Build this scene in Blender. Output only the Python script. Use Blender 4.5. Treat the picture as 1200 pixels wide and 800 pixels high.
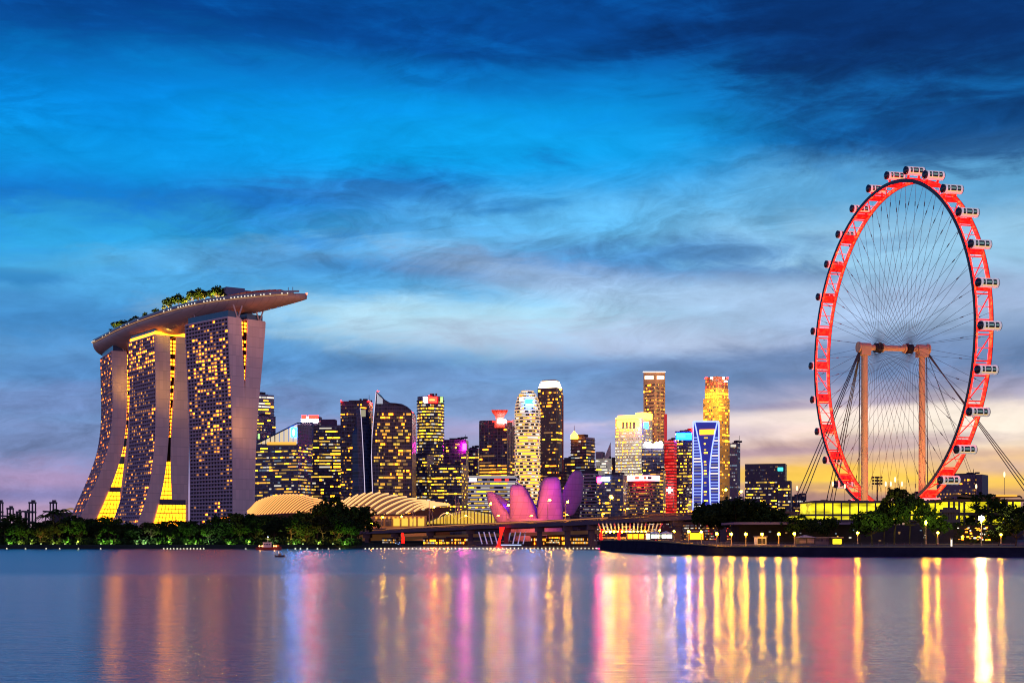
import bpy, math, random
from mathutils import Vector, Matrix

for _o in list(bpy.data.objects):
    bpy.data.objects.remove(_o)
SC = bpy.context.scene
COL = SC.collection
PI = math.pi
F = 1600.0           # focal length in photo pixels
HZ = 628.0           # photo row of the horizon
CH = 6.0             # camera height

# ------------------------------------------------------------------ camera
cam_d = bpy.data.cameras.new('camera')
cam = bpy.data.objects.new('camera', cam_d)
COL.objects.link(cam)
cam.location = (0, 0, CH)
cam.rotation_euler = (PI / 2, 0, 0)
cam_d.sensor_width = 36.0
cam_d.lens = 36.0 * F / 1200.0
cam_d.shift_y = (HZ - 400.0) / 1200.0
cam_d.clip_start = 1.0
cam_d.clip_end = 60000.0
SC.camera = cam

# ------------------------------------------------------------------ exposure and render settings
SC.render.engine = 'CYCLES'
SC.view_settings.view_transform = 'Standard'
SC.view_settings.look = 'None'
SC.view_settings.gamma = 1.0
SC.view_settings.exposure = 0.0
SC.view_settings.use_curve_mapping = False
SC.cycles.use_denoising = True
SC.cycles.max_bounces = 5
SC.cycles.diffuse_bounces = 2
SC.cycles.glossy_bounces = 3
SC.cycles.caustics_reflective = False
SC.cycles.caustics_refractive = False
SC.cycles.sample_clamp_indirect = 8.0
SC.cycles.use_light_tree = True
SC.cycles.filter_width = 1.1


def lin(c):
    return tuple(((v / 255.0) / 12.92 if v / 255.0 <= 0.04045 else ((v / 255.0 + 0.055) / 1.055) ** 2.4) for v in c)


# ------------------------------------------------------------------ the sky: dusk gradient, drifting cloud, faint Nishita twilight
W = bpy.data.worlds.new('World')
SC.world = W
W.use_nodes = True
wt = W.node_tree
wt.nodes.clear()


class X:
    """a socket with arithmetic, so that node maths reads as an expression"""
    def __init__(s, tree, sock):
        s.t = tree
        s.s = sock

    def _m(s, op, *a, clamp=False):
        n = s.t.nodes.new('ShaderNodeMath')
        n.operation = op
        n.use_clamp = clamp
        for i, v in enumerate((s,) + a):
            if isinstance(v, X):
                s.t.links.new(v.s, n.inputs[i])
            else:
                n.inputs[i].default_value = v
        return X(s.t, n.outputs[0])

    def __add__(s, o): return s._m('ADD', o)
    def __radd__(s, o): return s._m('ADD', o)
    def __sub__(s, o): return s._m('SUBTRACT', o)
    def __rsub__(s, o): return (s * -1.0) + o
    def __mul__(s, o): return s._m('MULTIPLY', o)
    def __rmul__(s, o): return s._m('MULTIPLY', o)
    def __truediv__(s, o): return s._m('DIVIDE', o)
    def __pow__(s, o): return s._m('POWER', o)
    def mx(s, o): return s._m('MAXIMUM', o)
    def mn(s, o): return s._m('MINIMUM', o)
    def cl(s): return s._m('ADD', 0.0, clamp=True)

    def ss(s, a, b):
        n = s.t.nodes.new('ShaderNodeMapRange')
        n.interpolation_type = 'SMOOTHSTEP'
        s.t.links.new(s.s, n.inputs[0])
        n.inputs[1].default_value = a
        n.inputs[2].default_value = b
        n.inputs[3].default_value = 0.0
        n.inputs[4].default_value = 1.0
        if a > b:
            n.inputs[1].default_value = b
            n.inputs[2].default_value = a
            n.inputs[3].default_value = 1.0
            n.inputs[4].default_value = 0.0
        return X(s.t, n.outputs[0])


def xyz(tree, x, y, z):
    n = tree.nodes.new('ShaderNodeCombineXYZ')
    for i, v in enumerate((x, y, z)):
        if isinstance(v, X):
            tree.links.new(v.s, n.inputs[i])
        else:
            n.inputs[i].default_value = v
    return n.outputs[0]


def fbm(tree, vec, scale, detail=6.0, rough=0.55, dist=0.0):
    n = tree.nodes.new('ShaderNodeTexNoise')
    tree.links.new(vec, n.inputs['Vector'])
    n.inputs['Scale'].default_value = scale
    n.inputs['Detail'].default_value = detail
    n.inputs['Roughness'].default_value = rough
    n.inputs['Distortion'].default_value = dist
    return X(tree, n.outputs['Fac'])


def ramp(tree, fac, stops):
    n = tree.nodes.new('ShaderNodeValToRGB')
    cr = n.color_ramp
    cr.interpolation = 'EASE'
    while len(cr.elements) < len(stops):
        cr.elements.new(0.5)
    for e, (p, c) in zip(cr.elements, stops):
        e.position = p
        e.color = (*lin(c), 1)
    tree.links.new(fac.s, n.inputs[0])
    return n.outputs[0]


def mixc(tree, fac, a, b, mode='MIX'):
    n = tree.nodes.new('ShaderNodeMix')
    n.data_type = 'RGBA'
    n.blend_type = mode
    if isinstance(fac, X):
        tree.links.new(fac.s, n.inputs[0])
    else:
        n.inputs[0].default_value = fac
    for v, i in ((a, 6), (b, 7)):
        if isinstance(v, tuple):
            n.inputs[i].default_value = (*lin(v), 1)
        else:
            tree.links.new(v, n.inputs[i])
    return n.outputs[2]


tc = wt.nodes.new('ShaderNodeTexCoord')
sp = wt.nodes.new('ShaderNodeSeparateXYZ')
wt.links.new(tc.outputs['Generated'], sp.inputs[0])
dx, dy, dz = (X(wt, sp.outputs[i]) for i in range(3))
az = dx._m('ARCTAN2', dy)                                    # bearing from the view axis
hyp = ((dx * dx + dy * dy)._m('SQRT')).mx(0.02)
tanel = dz / hyp
U = az * (F / 600.0)                                          # about -1 .. 1 across the photograph
V = tanel.mx(0.0) * (F / HZ)                                  # 0 at the horizon, 1 at the top of the photograph

# slanting, stretched cloud fields
wv = xyz(wt, U * 1.0, V * 2.6 + U * 0.10, 0.3)
warp = fbm(wt, wv, 2.1, 9, 0.58, 0.6) - 0.5
wv2 = xyz(wt, U * 1.0 + 7.0, V * 5.5 - U * 0.25, 2.3)
streak = fbm(wt, wv2, 2.6, 8, 0.6, 0.9) - 0.5
wv3 = xyz(wt, U * 0.8 + 3.0, V * 22.0, 5.0)
thin = fbm(wt, wv3, 2.0, 6, 0.6, 0.3) - 0.5
wv4 = xyz(wt, U * 2.2 - 3.0, V * 6.5 + U * 0.8, 9.0)
wisp = fbm(wt, wv4, 3.0, 10, 0.62, 0.5) - 0.5
Vw = (V + warp * 0.16 + streak * 0.07 + thin * 0.03 * (1.0 - V)).mx(0.0).mn(1.3) / 1.3


def st(rows):
    r = sorted(((max(0.0, (HZ - y) / HZ) / 1.3), c) for y, c in rows)
    return r


left_c = ramp(wt, Vw, st([(628, (200, 160, 170)), (596, (180, 150, 184)), (565, (150, 142, 188)), (525, (124, 146, 196)), (450, (96, 152, 206)),
    (395, (70, 142, 205)), (335, (78, 165, 222)), (270, (22, 118, 205)), (190, (10, 148, 226)), (110, (6, 116, 202)), (20, (4, 84, 164)), (-150, (3, 64, 132))]))
mid_c = ramp(wt, Vw, st([(628, (212, 165, 185)), (570, (185, 160, 200)), (520, (168, 168, 206)), (470, (136, 162, 206)), (425, (112, 158, 208)),
    (375, (160, 210, 238)), (320, (96, 170, 222)), (255, (92, 180, 234)), (190, (24, 160, 234)), (120, (4, 136, 216)), (40, (4, 92, 172)), (-150, (3, 64, 132))]))
right_c = ramp(wt, Vw, st([(628, (150, 118, 118)), (596, (190, 150, 130)), (568, (244, 192, 106)), (535, (236, 196, 150)), (505, (252, 226, 214)), (462, (158, 158, 186)), (425, (104, 134, 176)),
    (375, (160, 184, 220)), (300, (150, 200, 232)), (225, (92, 164, 212)), (165, (14, 104, 174)), (40, (6, 66, 134)), (-150, (3, 50, 108))]))
wl = U.ss(-0.75, 0.15)
wr = U.ss(0.15, 0.62) * az.ss(1.1, 0.55)
sky = mixc(wt, wl, left_c, mid_c)
sky = mixc(wt, wr, sky, right_c)


def blob(cx, cy, rx, ry, rot=0.0, edge=0.55, n=0.9):
    """soft elongated cloud bank with a noisy edge, in bearing and elevation"""
    u0 = (cx - 600.0) / 600.0
    v0 = (HZ - cy) / HZ
    a = (U - u0)
    b = (V - v0) * (HZ / 600.0)
    c_, s_ = math.cos(rot), math.sin(rot)
    p = (a * c_ + b * s_) * (600.0 / rx)
    q = (b * c_ - a * s_) * (600.0 / ry)
    r = (p * p + q * q)._m('SQRT') + warp * (1.6 * n) + streak * (1.9 * n) + wisp * (1.5 * n)
    return r.ss(1.0 + edge, 1.0 - edge)


front = dy.ss(0.0, 0.3)
for (cx, cy, rx, ry, rot, edge, n, colr, amt) in [
    (70, 70, 260, 62, -0.05, 0.6, 1.3, (6, 68, 142), 0.8),
    (640, 30, 420, 52, 0.03, 0.7, 1.3, (4, 64, 140), 0.75),
    (230, 95, 130, 18, 0.1, 0.6, 1.4, (8, 80, 156), 0.6),
    (450, 100, 220, 16, -0.05, 0.7, 1.3, (8, 92, 170), 0.55),
    (1110, 55, 300, 75, -0.12, 0.7, 1.1, (4, 46, 104), 0.85),
    (1090, 172, 200, 40, -0.1, 0.5, 1.3, (8, 66, 128), 0.75),
    (330, 150, 340, 56, -0.06, 0.9, 0.8, (2, 150, 240), 0.75),
    (560, 170, 230, 42, 0.0, 0.9, 0.8, (6, 166, 240), 0.7),
    (285, 245, 220, 20, 0.14, 0.6, 1.2, (24, 112, 196), 0.8),
    (470, 232, 130, 13, -0.05, 0.7, 1.2, (50, 126, 194), 0.6),
    (90, 296, 220, 30, 0.1, 0.8, 1.2, (50, 172, 232), 0.8),
    (40, 342, 60, 7, 0.0, 0.7, 1.0, (40, 112, 180), 0.5),
    (400, 300, 260, 16, 0.06, 0.8, 1.2, (110, 180, 226), 0.5),
    (620, 318, 260, 15, -0.03, 0.7, 0.9, (36, 106, 178), 0.75),
    (790, 300, 190, 16, 0.0, 0.8, 1.0, (60, 120, 184), 0.7),
    (480, 378, 190, 26, -0.03, 0.8, 0.9, (184, 226, 244), 0.85),
    (760, 405, 260, 22, -0.05, 0.8, 1.0, (186, 200, 230), 0.75),
    (800, 350, 300, 24, -0.12, 0.8, 0.9, (168, 198, 232), 0.7),
    (640, 436, 330, 13, 0.05, 0.7, 1.0, (110, 144, 196), 0.6),
    (960, 436, 260, 24, 0.03, 0.8, 0.9, (92, 126, 174), 0.65),
    (560, 470, 330, 20, 0.02, 0.8, 1.1, (110, 142, 194), 0.45),
    (640, 500, 200, 12, 0.0, 0.8, 1.1, (190, 170, 214), 0.5),
    (170, 440, 230, 14, 0.04, 0.8, 1.2, (70, 118, 178), 0.5),
    (120, 475, 260, 14, 0.02, 0.8, 1.2, (120, 140, 194), 0.5),
    (40, 560, 200, 16, 0.0, 0.8, 1.2, (204, 158, 196), 0.4),
    (30, 583, 160, 8, 0.02, 0.8, 1.2, (110, 116, 170), 0.6),
    (960, 492, 260, 9, 0.02, 0.7, 0.9, (255, 236, 226), 0.75),
    (1120, 505, 120, 24, 0.0, 0.9, 0.8, (255, 244, 226), 0.85),
    (1010, 522, 120, 8, 0.02, 0.7, 0.9, (176, 146, 166), 0.6),
    (960, 556, 160, 9, 0.0, 0.7, 1.0, (255, 206, 74), 0.75),
    (1050, 566, 150, 7, 0.0, 0.7, 1.0, (255, 212, 84), 0.8),
    (930, 571, 150, 4, 0.01, 0.7, 1.0, (190, 146, 120), 0.6),
    (1090, 537, 130, 5, 0.02, 0.7, 1.0, (200, 164, 150), 0.6),
    (880, 532, 120, 5, 0.02, 0.7, 1.0, (170, 140, 170), 0.6),
    (990, 476, 160, 5, 0.03, 0.7, 1.0, (150, 140, 176), 0.5),
    (1160, 552, 80, 9, 0.0, 0.7, 1.0, (206, 176, 170), 0.6),
    (1000, 588, 300, 10, 0.0, 0.7, 0.9, (158, 120, 128), 0.7)]:
    sky = mixc(wt, blob(cx, cy, rx, ry, rot, edge, n) * amt * front, sky, colr)
# fine filaments
shade = (wisp * 0.9 + streak * 0.8).mx(-0.35).mn(0.35)
cir = fbm(wt, xyz(wt, U * 1.3 + warp * 0.25, V * 4.0 - U * 0.7 + streak * 0.3, 14.0), 5.0, 11, 0.66, 0.7) - 0.5
cmask = fbm(wt, xyz(wt, U * 1.0, V * 2.0, 21.0), 1.7, 3, 0.5).ss(0.40, 0.62)
gain = (1.0 + shade * 0.55 + (cir * 1.5).mx(-0.4).mn(0.4) * (cmask * 0.75 + 0.2)).mx(0.25)
gn = xyz(wt, gain, gain, gain)
sky = mixc(wt, 1.0, sky, gn, 'MULTIPLY')
# the sky opposite the sunset, behind the viewer: soft mauve twilight
back = ramp(wt, Vw, st([(628, (205, 150, 170)), (520, (246, 190, 200)), (300, (205, 175, 215)), (60, (110, 120, 190)), (-150, (60, 90, 165))]))
sky = mixc(wt, dy.ss(0.12, -0.35), sky, back)
nish = wt.nodes.new('ShaderNodeTexSky')
nish.sky_type = 'NISHITA'
nish.sun_disc = False
nish.sun_elevation = math.radians(2.0)
nish.sun_rotation = math.radians(17.0)
bg1 = wt.nodes.new('ShaderNodeBackground')
bg1.inputs[1].default_value = 0.0006
wt.links.new(nish.outputs[0], bg1.inputs[0])
bg2 = wt.nodes.new('ShaderNodeBackground')
bg2.inputs[1].default_value = 1.0
wt.links.new(sky, bg2.inputs[0])
addn = wt.nodes.new('ShaderNodeAddShader')
wt.links.new(bg1.outputs[0], addn.inputs[0])
wt.links.new(bg2.outputs[0], addn.inputs[1])
wo = wt.nodes.new('ShaderNodeOutputWorld')
wt.links.new(addn.outputs[0], wo.inputs[0])
W.cycles.sampling_method = 'MANUAL'
W.cycles.sample_map_resolution = 512

# the last of the sun, low behind the city
sun_d = bpy.data.lights.new('sun', 'SUN')
sun_d.energy = 0.012
sun_d.angle = math.radians(8)
sun_d.color = (1.0, 0.72, 0.5)
sun = bpy.data.objects.new('sun', sun_d)
COL.objects.link(sun)
_dir = Vector((math.sin(math.radians(17)), math.cos(math.radians(17)), math.tan(math.radians(3))))
sun.rotation_euler = _dir.to_track_quat('Z', 'Y').to_euler()


# ------------------------------------------------------------------ helpers
def P(px, py, D):
    return Vector(((px - 600.0) / F * D, D, CH + (HZ - py) / F * D))


def ZY(py, D):
    return CH + (HZ - py) / F * D


def XY(px, D):
    return Vector(((px - 600.0) / F * D, D))


MATS = {}


def mat(name, c, rough=0.6, metal=0.0, em=None, es=0.0, var=0.15, vs=0.2, ior=1.5, sample=None):
    if name in MATS:
        return MATS[name]
    m = bpy.data.materials.new(name)
    m.use_nodes = True
    t = m.node_tree
    b = t.nodes['Principled BSDF']
    b.inputs['Roughness'].default_value = rough
    b.inputs['Metallic'].default_value = metal
    b.inputs['IOR'].default_value = ior
    if var > 0:
        g = t.nodes.new('ShaderNodeTexCoord')
        n = t.nodes.new('ShaderNodeTexNoise')
        n.inputs['Scale'].default_value = vs
        n.inputs['Detail'].default_value = 5
        t.links.new(g.outputs['Object'], n.inputs['Vector'])
        r = t.nodes.new('ShaderNodeMix')
        r.data_type = 'RGBA'
        t.links.new(n.outputs['Fac'], r.inputs[0])
        r.inputs[6].default_value = (*[v * (1 - var) for v in c], 1)
        r.inputs[7].default_value = (*[min(1, v * (1 + var)) for v in c], 1)
        t.links.new(r.outputs[2], b.inputs['Base Color'])
    else:
        b.inputs['Base Color'].default_value = (*c, 1)
    if rough >= 0.7:
        b.inputs['Specular IOR Level'].default_value = 0.0
    if em:
        b.inputs['Emission Color'].default_value = (*em, 1)
        b.inputs['Emission Strength'].default_value = es
        if sample:
            m.cycles.emission_sampling = sample
    MATS[name] = m
    return m


def glow(name, c, s, sample='NONE'):
    return mat(name, (0.05, 0.05, 0.05), 0.5, 0, c, s, 0, sample=sample)


class MB:
    def __init__(s):
        s.v = []
        s.f = []
        s.sm = False

    def quad(s, a, b, c, d):
        i = len(s.v)
        s.v += [Vector(a), Vector(b), Vector(c), Vector(d)]
        s.f.append((i, i + 1, i + 2, i + 3))
        return s

    def poly(s, pts):
        i = len(s.v)
        s.v += [Vector(p) for p in pts]
        s.f.append(tuple(range(i, i + len(pts))))
        return s

    def prism(s, pts, z0, z1):
        """pts: ccw plan; z1 a number or one height per point"""
        n = len(pts)
        z1 = z1 if isinstance(z1, (list, tuple)) else [z1] * n
        z0 = z0 if isinstance(z0, (list, tuple)) else [z0] * n
        i = len(s.v)
        s.v += [Vector((p[0], p[1], z)) for p, z in zip(pts, z0)] + [Vector((p[0], p[1], z)) for p, z in zip(pts, z1)]
        for k in range(n):
            j = (k + 1) % n
            s.f.append((i + k, i + j, i + n + j, i + n + k))
        s.f.append(tuple(i + k for k in range(n))[::-1])
        s.f.append(tuple(i + n + k for k in range(n)))
        return s

    def box(s, c, size, rz=0.0):
        hx, hy = size[0] / 2, size[1] / 2
        cz, sz = math.cos(rz), math.sin(rz)
        pts = [(c[0] + x * cz - y * sz, c[1] + x * sz + y * cz) for x, y in ((-hx, -hy), (hx, -hy), (hx, hy), (-hx, hy))]
        return s.prism(pts, c[2] - size[2] / 2, c[2] + size[2] / 2)

    def obox(s, o, ax, ay, azv):
        """box from corner o with three edge vectors"""
        o = Vector(o)
        i = len(s.v)
        s.v += [o, o + ax, o + ax + ay, o + ay, o + azv, o + ax + azv, o + ax + ay + azv, o + ay + azv]
        s.f += [(i, i + 3, i + 2, i + 1), (i + 4, i + 5, i + 6, i + 7), (i, i + 1, i + 5, i + 4), (i + 1, i + 2, i + 6, i + 5), (i + 2, i + 3, i + 7, i + 6), (i + 3, i, i + 4, i + 7)]
        return s

    def tube(s, p, q, r, r2=None, n=8, caps=True):
        p, q = Vector(p), Vector(q)
        r2 = r if r2 is None else r2
        d = (q - p)
        if d.length < 1e-6:
            return s
        d.normalize()
        u = d.orthogonal().normalized()
        w = d.cross(u)
        i = len(s.v)
        for c, rr in ((p, r), (q, r2)):
            for k in range(n):
                a = 2 * PI * k / n
                s.v.append(c + (u * math.cos(a) + w * math.sin(a)) * rr)
        for k in range(n):
            j = (k + 1) % n
            s.f.append((i + k, i + j, i + n + j, i + n + k))
        if caps:
            s.f.append(tuple(i + k for k in range(n))[::-1])
            s.f.append(tuple(i + n + k for k in range(n)))
        return s

    def path(s, pts, r, n=6, closed=False):
        pts = [Vector(p) for p in pts]
        m = len(pts)
        i = len(s.v)
        rr = r if isinstance(r, (list, tuple)) else [r] * m
        for k in range(m):
            a = pts[(k - 1) % m] if (closed or k) else pts[0]
            b = pts[(k + 1) % m] if (closed or k < m - 1) else pts[-1]
            d = (b - a).normalized()
            u = d.cross(Vector((0, 0, 1)))
            if u.length < 0.05:
                u = d.cross(Vector((1, 0, 0)))
            u.normalize()
            w = u.cross(d)
            for j in range(n):
                t = 2 * PI * j / n
                s.v.append(pts[k] + (u * math.cos(t) + w * math.sin(t)) * rr[k])
        for k in range(m if closed else m - 1):
            k2 = (k + 1) % m
            for j in range(n):
                j2 = (j + 1) % n
                s.f.append((i + k * n + j, i + k * n + j2, i + k2 * n + j2, i + k2 * n + j))
        return s

    def ball(s, c, r, nu=8, nv=6, sz=1.0):
        c = Vector(c)
        i = len(s.v)
        for a in range(nv + 1):
            t = PI * a / nv
            for b in range(nu):
                ph = 2 * PI * b / nu
                s.v.append(c + Vector((r * math.sin(t) * math.cos(ph), r * math.sin(t) * math.sin(ph), r * sz * math.cos(t))))
        for a in range(nv):
            for b in range(nu):
                b2 = (b + 1) % nu
                s.f.append((i + a * nu + b, i + (a + 1) * nu + b, i + (a + 1) * nu + b2, i + a * nu + b2))
        return s

    def loft(s, rings, cap=True):
        n = len(rings[0])
        i = len(s.v)
        for r in rings:
            s.v += [Vector(p) for p in r]
        for k in range(len(rings) - 1):
            for j in range(n):
                j2 = (j + 1) % n
                s.f.append((i + k * n + j, i + k * n + j2, i + (k + 1) * n + j2, i + (k + 1) * n + j))
        if cap:
            s.f.append(tuple(i + j for j in range(n))[::-1])
            s.f.append(tuple(i + (len(rings) - 1) * n + j for j in range(n)))
        return s

    def grid(s, rows):
        i = len(s.v)
        n = len(rows[0])
        for r in rows:
            s.v += [Vector(p) for p in r]
        for a in range(len(rows) - 1):
            for b in range(n - 1):
                s.f.append((i + a * n + b, i + a * n + b + 1, i + (a + 1) * n + b + 1, i + (a + 1) * n + b))
        return s

    def build(s, name, m, parent=None, off=None, smooth=False, label=None):
        """off: world position of the thing, taken off vertices given in world coordinates"""
        me = bpy.data.meshes.new(name)
        o_ = Vector(off) if off is not None else Vector((0, 0, 0))
        me.from_pydata([tuple(v - o_) for v in s.v], [], s.f)
        if isinstance(m, (list, tuple)):
            for q in m:
                me.materials.append(q)
        else:
            me.materials.append(m)
        if smooth:
            me.polygons.foreach_set('use_smooth', [True] * len(me.polygons))
        me.update()
        o = bpy.data.objects.new(name, me)
        COL.objects.link(o)
        if parent is not None:
            o.parent = parent
        if label:
            o['label'] = label
        return o


def tag(o, label, cat, group=None, kind=None):
    o['label'] = label
    o['category'] = cat
    if group:
        o['group'] = group
    if kind:
        o['kind'] = kind
    return o


def thing(name, label, cat, loc, group=None, rz=0.0):
    o = bpy.data.objects.new(name, None)
    COL.objects.link(o)
    o.empty_display_size = 0.5
    o.location = loc
    o.rotation_euler = (0, 0, rz)
    return tag(o, label, cat, group)


def struct(name, mb, m, smooth=False):
    o = mb.build(name, m, smooth=smooth)
    o['kind'] = 'structure'
    o['category'] = name.replace('_', ' ')
    return o


def dup(root, loc, rz=0.0, sc=1.0, label=None, group=None):
    r = root.copy()
    COL.objects.link(r)
    r.location = loc
    r.rotation_euler = (0, 0, rz)
    r.scale = sc if isinstance(sc, tuple) else (sc, sc, sc)
    if label:
        r['label'] = label
    if group:
        r['group'] = group
    for ch in list(root.children):
        c = ch.copy()
        COL.objects.link(c)
        c.parent = r
        for g in list(ch.children):
            d = g.copy()
            COL.objects.link(d)
            d.parent = c
    return r


def lamp(loc, color, power, r=0.4, kind='SPOT', aim=None, size=125, blend=0.9):
    """the beam of a real fitting (floodlights, uplights), aimed away from the water unless told otherwise"""
    if aim is None:
        aim = (loc[0], loc[1] + 50, loc[2] + 4)
    d = bpy.data.lights.new('floodlight_beam', kind)
    d.energy = power
    d.color = color
    d.shadow_soft_size = r
    if kind == 'SPOT':
        d.spot_size = math.radians(size)
        d.spot_blend = blend
    o = bpy.data.objects.new('floodlight_beam', d)
    COL.objects.link(o)
    o.location = loc
    if aim is not None:
        o.rotation_euler = (Vector(loc) - Vector(aim)).to_track_quat('Z', 'Y').to_euler()
    return o


YEL = (1.0, 0.21, 0.006)
LEM = (1.0, 0.36, 0.008)
ORG = (1.0, 0.40, 0.07)
WHT = (1.0, 0.90, 0.72)
GW = {
    'yb': glow('window_yellow_bright', LEM, 7.5, 'AUTO'), 'ym': glow('window_yellow', (1.0, 0.6, 0.06), 1.1), 'yd': glow('window_yellow_dim', (1.0, 0.6, 0.1), 0.36),
    'ob': glow('window_amber_bright', YEL, 7.5, 'AUTO'), 'om': glow('window_amber', (1.0, 0.42, 0.04), 1.3), 'od': glow('window_amber_dim', (1.0, 0.5, 0.16), 0.28),
    'wb': glow('window_white_bright', WHT, 1.5), 'wm': glow('window_white', WHT, 0.8), 'wd': glow('window_white_dim', (0.8, 0.75, 0.8), 0.3),
    'cb': glow('window_cool', (0.6, 0.85, 1.0), 0.9), 'cd': glow('window_cool_dim', (0.4, 0.6, 0.8), 0.3),
    'faint': glow('window_faint', (0.35, 0.30, 0.22), 0.12), 'faintw': glow('window_faint_blue', (0.25, 0.3, 0.5), 0.14),
    'hb': glow('hotel_window_bright', (1.0, 0.17, 0.005), 13.0, 'AUTO'), 'hm': glow('hotel_window', (1.0, 0.26, 0.02), 2.6, 'AUTO'), 'hd': glow('hotel_window_dim', (1.0, 0.36, 0.07), 0.55),
    'rb': glow('window_red', (1.0, 0.05, 0.03), 1.3), 'bl': glow('window_blue', (0.3, 0.42, 1.0), 1.1)}
PAL = {'yel': 'yb yb ym ym yd wm', 'ora': 'ob om om od od yb', 'mix': 'yb ym yd om wm cd', 'cool': 'cb cd yb ym wm', 'white': 'wb wb wm yb',
       'dim': 'ym yd od om', 'pink': 'wd wd wm od', 'gold': 'ob ob om yb', 'grey': 'wd wd cd wm', 'red': 'rb od om wm wd od'}



def facade(name, glass, frame, fh=4.1, mw=2.6, rough=0.35, ffr=0.26, mfr=0.16):
    """curtain wall: glass panes of slightly different tint between spandrels and mullions"""
    m = mat(name, glass, rough, 0, var=0)
    t = m.node_tree
    b = t.nodes['Principled BSDF']
    g = t.nodes.new('ShaderNodeTexCoord')
    s_ = t.nodes.new('ShaderNodeSeparateXYZ')
    t.links.new(g.outputs['Object'], s_.inputs[0])
    x, y, z_ = (X(t, s_.outputs[i]) for i in range(3))
    h = (x + y * 0.83) / mw
    v = z_ / fh
    fx = h - h._m('FLOOR')
    fz = v - v._m('FLOOR')
    wn = t.nodes.new('ShaderNodeTexWhiteNoise')
    wn.noise_dimensions = '2D'
    t.links.new(xyz(t, h._m('FLOOR'), v._m('FLOOR'), 0.0), wn.inputs['Vector'])
    k = X(t, wn.outputs['Value']) * (1.5 if max(glass) < 0.2 else 0.14) + (0.35 if max(glass) < 0.2 else 0.93)
    line = fz._m('LESS_THAN', ffr).mx(fx._m('LESS_THAN', mfr) * 0.6)
    gl = t.nodes.new('ShaderNodeMix')
    gl.data_type = 'RGBA'
    gl.blend_type = 'MULTIPLY'
    gl.inputs[0].default_value = 1.0
    gl.inputs[6].default_value = (*glass, 1)
    t.links.new(xyz(t, k, k, k), gl.inputs[7])
    mx = t.nodes.new('ShaderNodeMix')
    mx.data_type = 'RGBA'
    t.links.new(line.s, mx.inputs[0])
    t.links.new(gl.outputs[2], mx.inputs[6])
    mx.inputs[7].default_value = (*frame, 1)
    t.links.new(mx.outputs[2], b.inputs['Base Color'])
    b.inputs['Specular IOR Level'].default_value = 0.4
    return m


GLASS_D = facade('dark_blue_glass', (0.022, 0.028, 0.07), (0.10, 0.10, 0.16))
GLASS_B = facade('navy_glass', (0.015, 0.04, 0.11), (0.06, 0.09, 0.18), 3.9, 2.2)
GLASS_P = facade('violet_glass', (0.04, 0.03, 0.07), (0.13, 0.10, 0.15), 4.3, 3.0)
CONC_D = mat('dark_concrete', (0.06, 0.055, 0.075), 0.8, var=0.3, vs=0.08)
CONC_G = mat('grey_concrete', (0.24, 0.21, 0.26), 0.8, var=0.2, vs=0.08)
CONC_W = mat('pale_concrete', (0.50, 0.45, 0.44), 0.8, var=0.15, vs=0.08)
PANEL = facade('hotel_end_wall', (0.74, 0.57, 0.51), (0.56, 0.43, 0.39), 8.7, 4.4, 0.75, 0.05, 0.05)
PETP = facade('petal_panels', (0.24, 0.16, 0.26), (0.15, 0.1, 0.17), 4.0, 4.0, 0.5, 0.06, 0.06)
HULLP = facade('hull_panels', (0.34, 0.25, 0.23), (0.22, 0.16, 0.15), 200.0, 5.0, 0.5, 0.0, 0.10)
BRONZE = mat('bronze_cladding', (0.12, 0.065, 0.05), 0.45, 0.2, var=0.3, vs=0.06)
TAN = mat('tan_stone', (0.42, 0.26, 0.17), 0.7, var=0.15, vs=0.06)
BLACKM = mat('black_metal', (0.015, 0.015, 0.02), 0.5, 0.3, var=0.2)
STEEL = mat('steel', (0.22, 0.2, 0.22), 0.45, 0.7, var=0.15)
WHITEP = mat('white_paint', (0.75, 0.74, 0.76), 0.45, var=0.06)

# ------------------------------------------------------------------ setting: water, ground, shores
def water_material():
    m = bpy.data.materials.new('river_water')
    m.use_nodes = True
    t = m.node_tree
    b = t.nodes['Principled BSDF']
    b.inputs['Base Color'].default_value = (0.012, 0.055, 0.19, 1)
    b.inputs['Transmission Weight'].default_value = 0.0
    b.inputs['Metallic'].default_value = 0.0
    b.inputs['IOR'].default_value = 1.78
    g = t.nodes.new('ShaderNodeTexCoord')
    s_ = t.nodes.new('ShaderNodeSeparateXYZ')
    t.links.new(g.outputs['Object'], s_.inputs[0])
    x, y, z = (X(t, s_.outputs[i]) for i in range(3))
    wind = fbm(t, xyz(t, x * 0.0022, y * 0.006, 0.0), 1.0, 4, 0.55) - 0.5
    yy = y + wind * 90.0 + x * 0.02
    rough_far = yy.ss(185.0, 235.0) * yy.ss(900.0, 500.0)         # a breeze ruffles the far half of the water
    rg = rough_far * 0.10 + 0.15
    t.links.new(rg.s, b.inputs['Roughness'])
    w1 = fbm(t, xyz(t, x * 0.35, y * 1.0, 0.0), 1.6, 4, 0.6)
    w2 = fbm(t, xyz(t, x * 0.10, y * 0.22, 3.0), 1.0, 3, 0.5)
    h = w1 * 0.18 + w2 * 0.3
    bm = t.nodes.new('ShaderNodeBump')
    bm.inputs['Strength'].default_value = 0.5
    bm.inputs['Distance'].default_value = 1.0
    t.links.new(h.s, bm.inputs['Height'])
    t.links.new(bm.outputs[0], b.inputs['Normal'])
    return m


WATER = water_material()
rows = []
for Y in (-200, 20, 60, 120, 250, 500, 900, 1600, 3000, 9000, 40000):
    k = max(400.0, abs(Y) * 0.9)
    rows.append([(-k * 1.5 + k * 3 * i / 12.0, Y, 0.0) for i in range(13)])
struct('water', MB().grid(rows), WATER)

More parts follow.
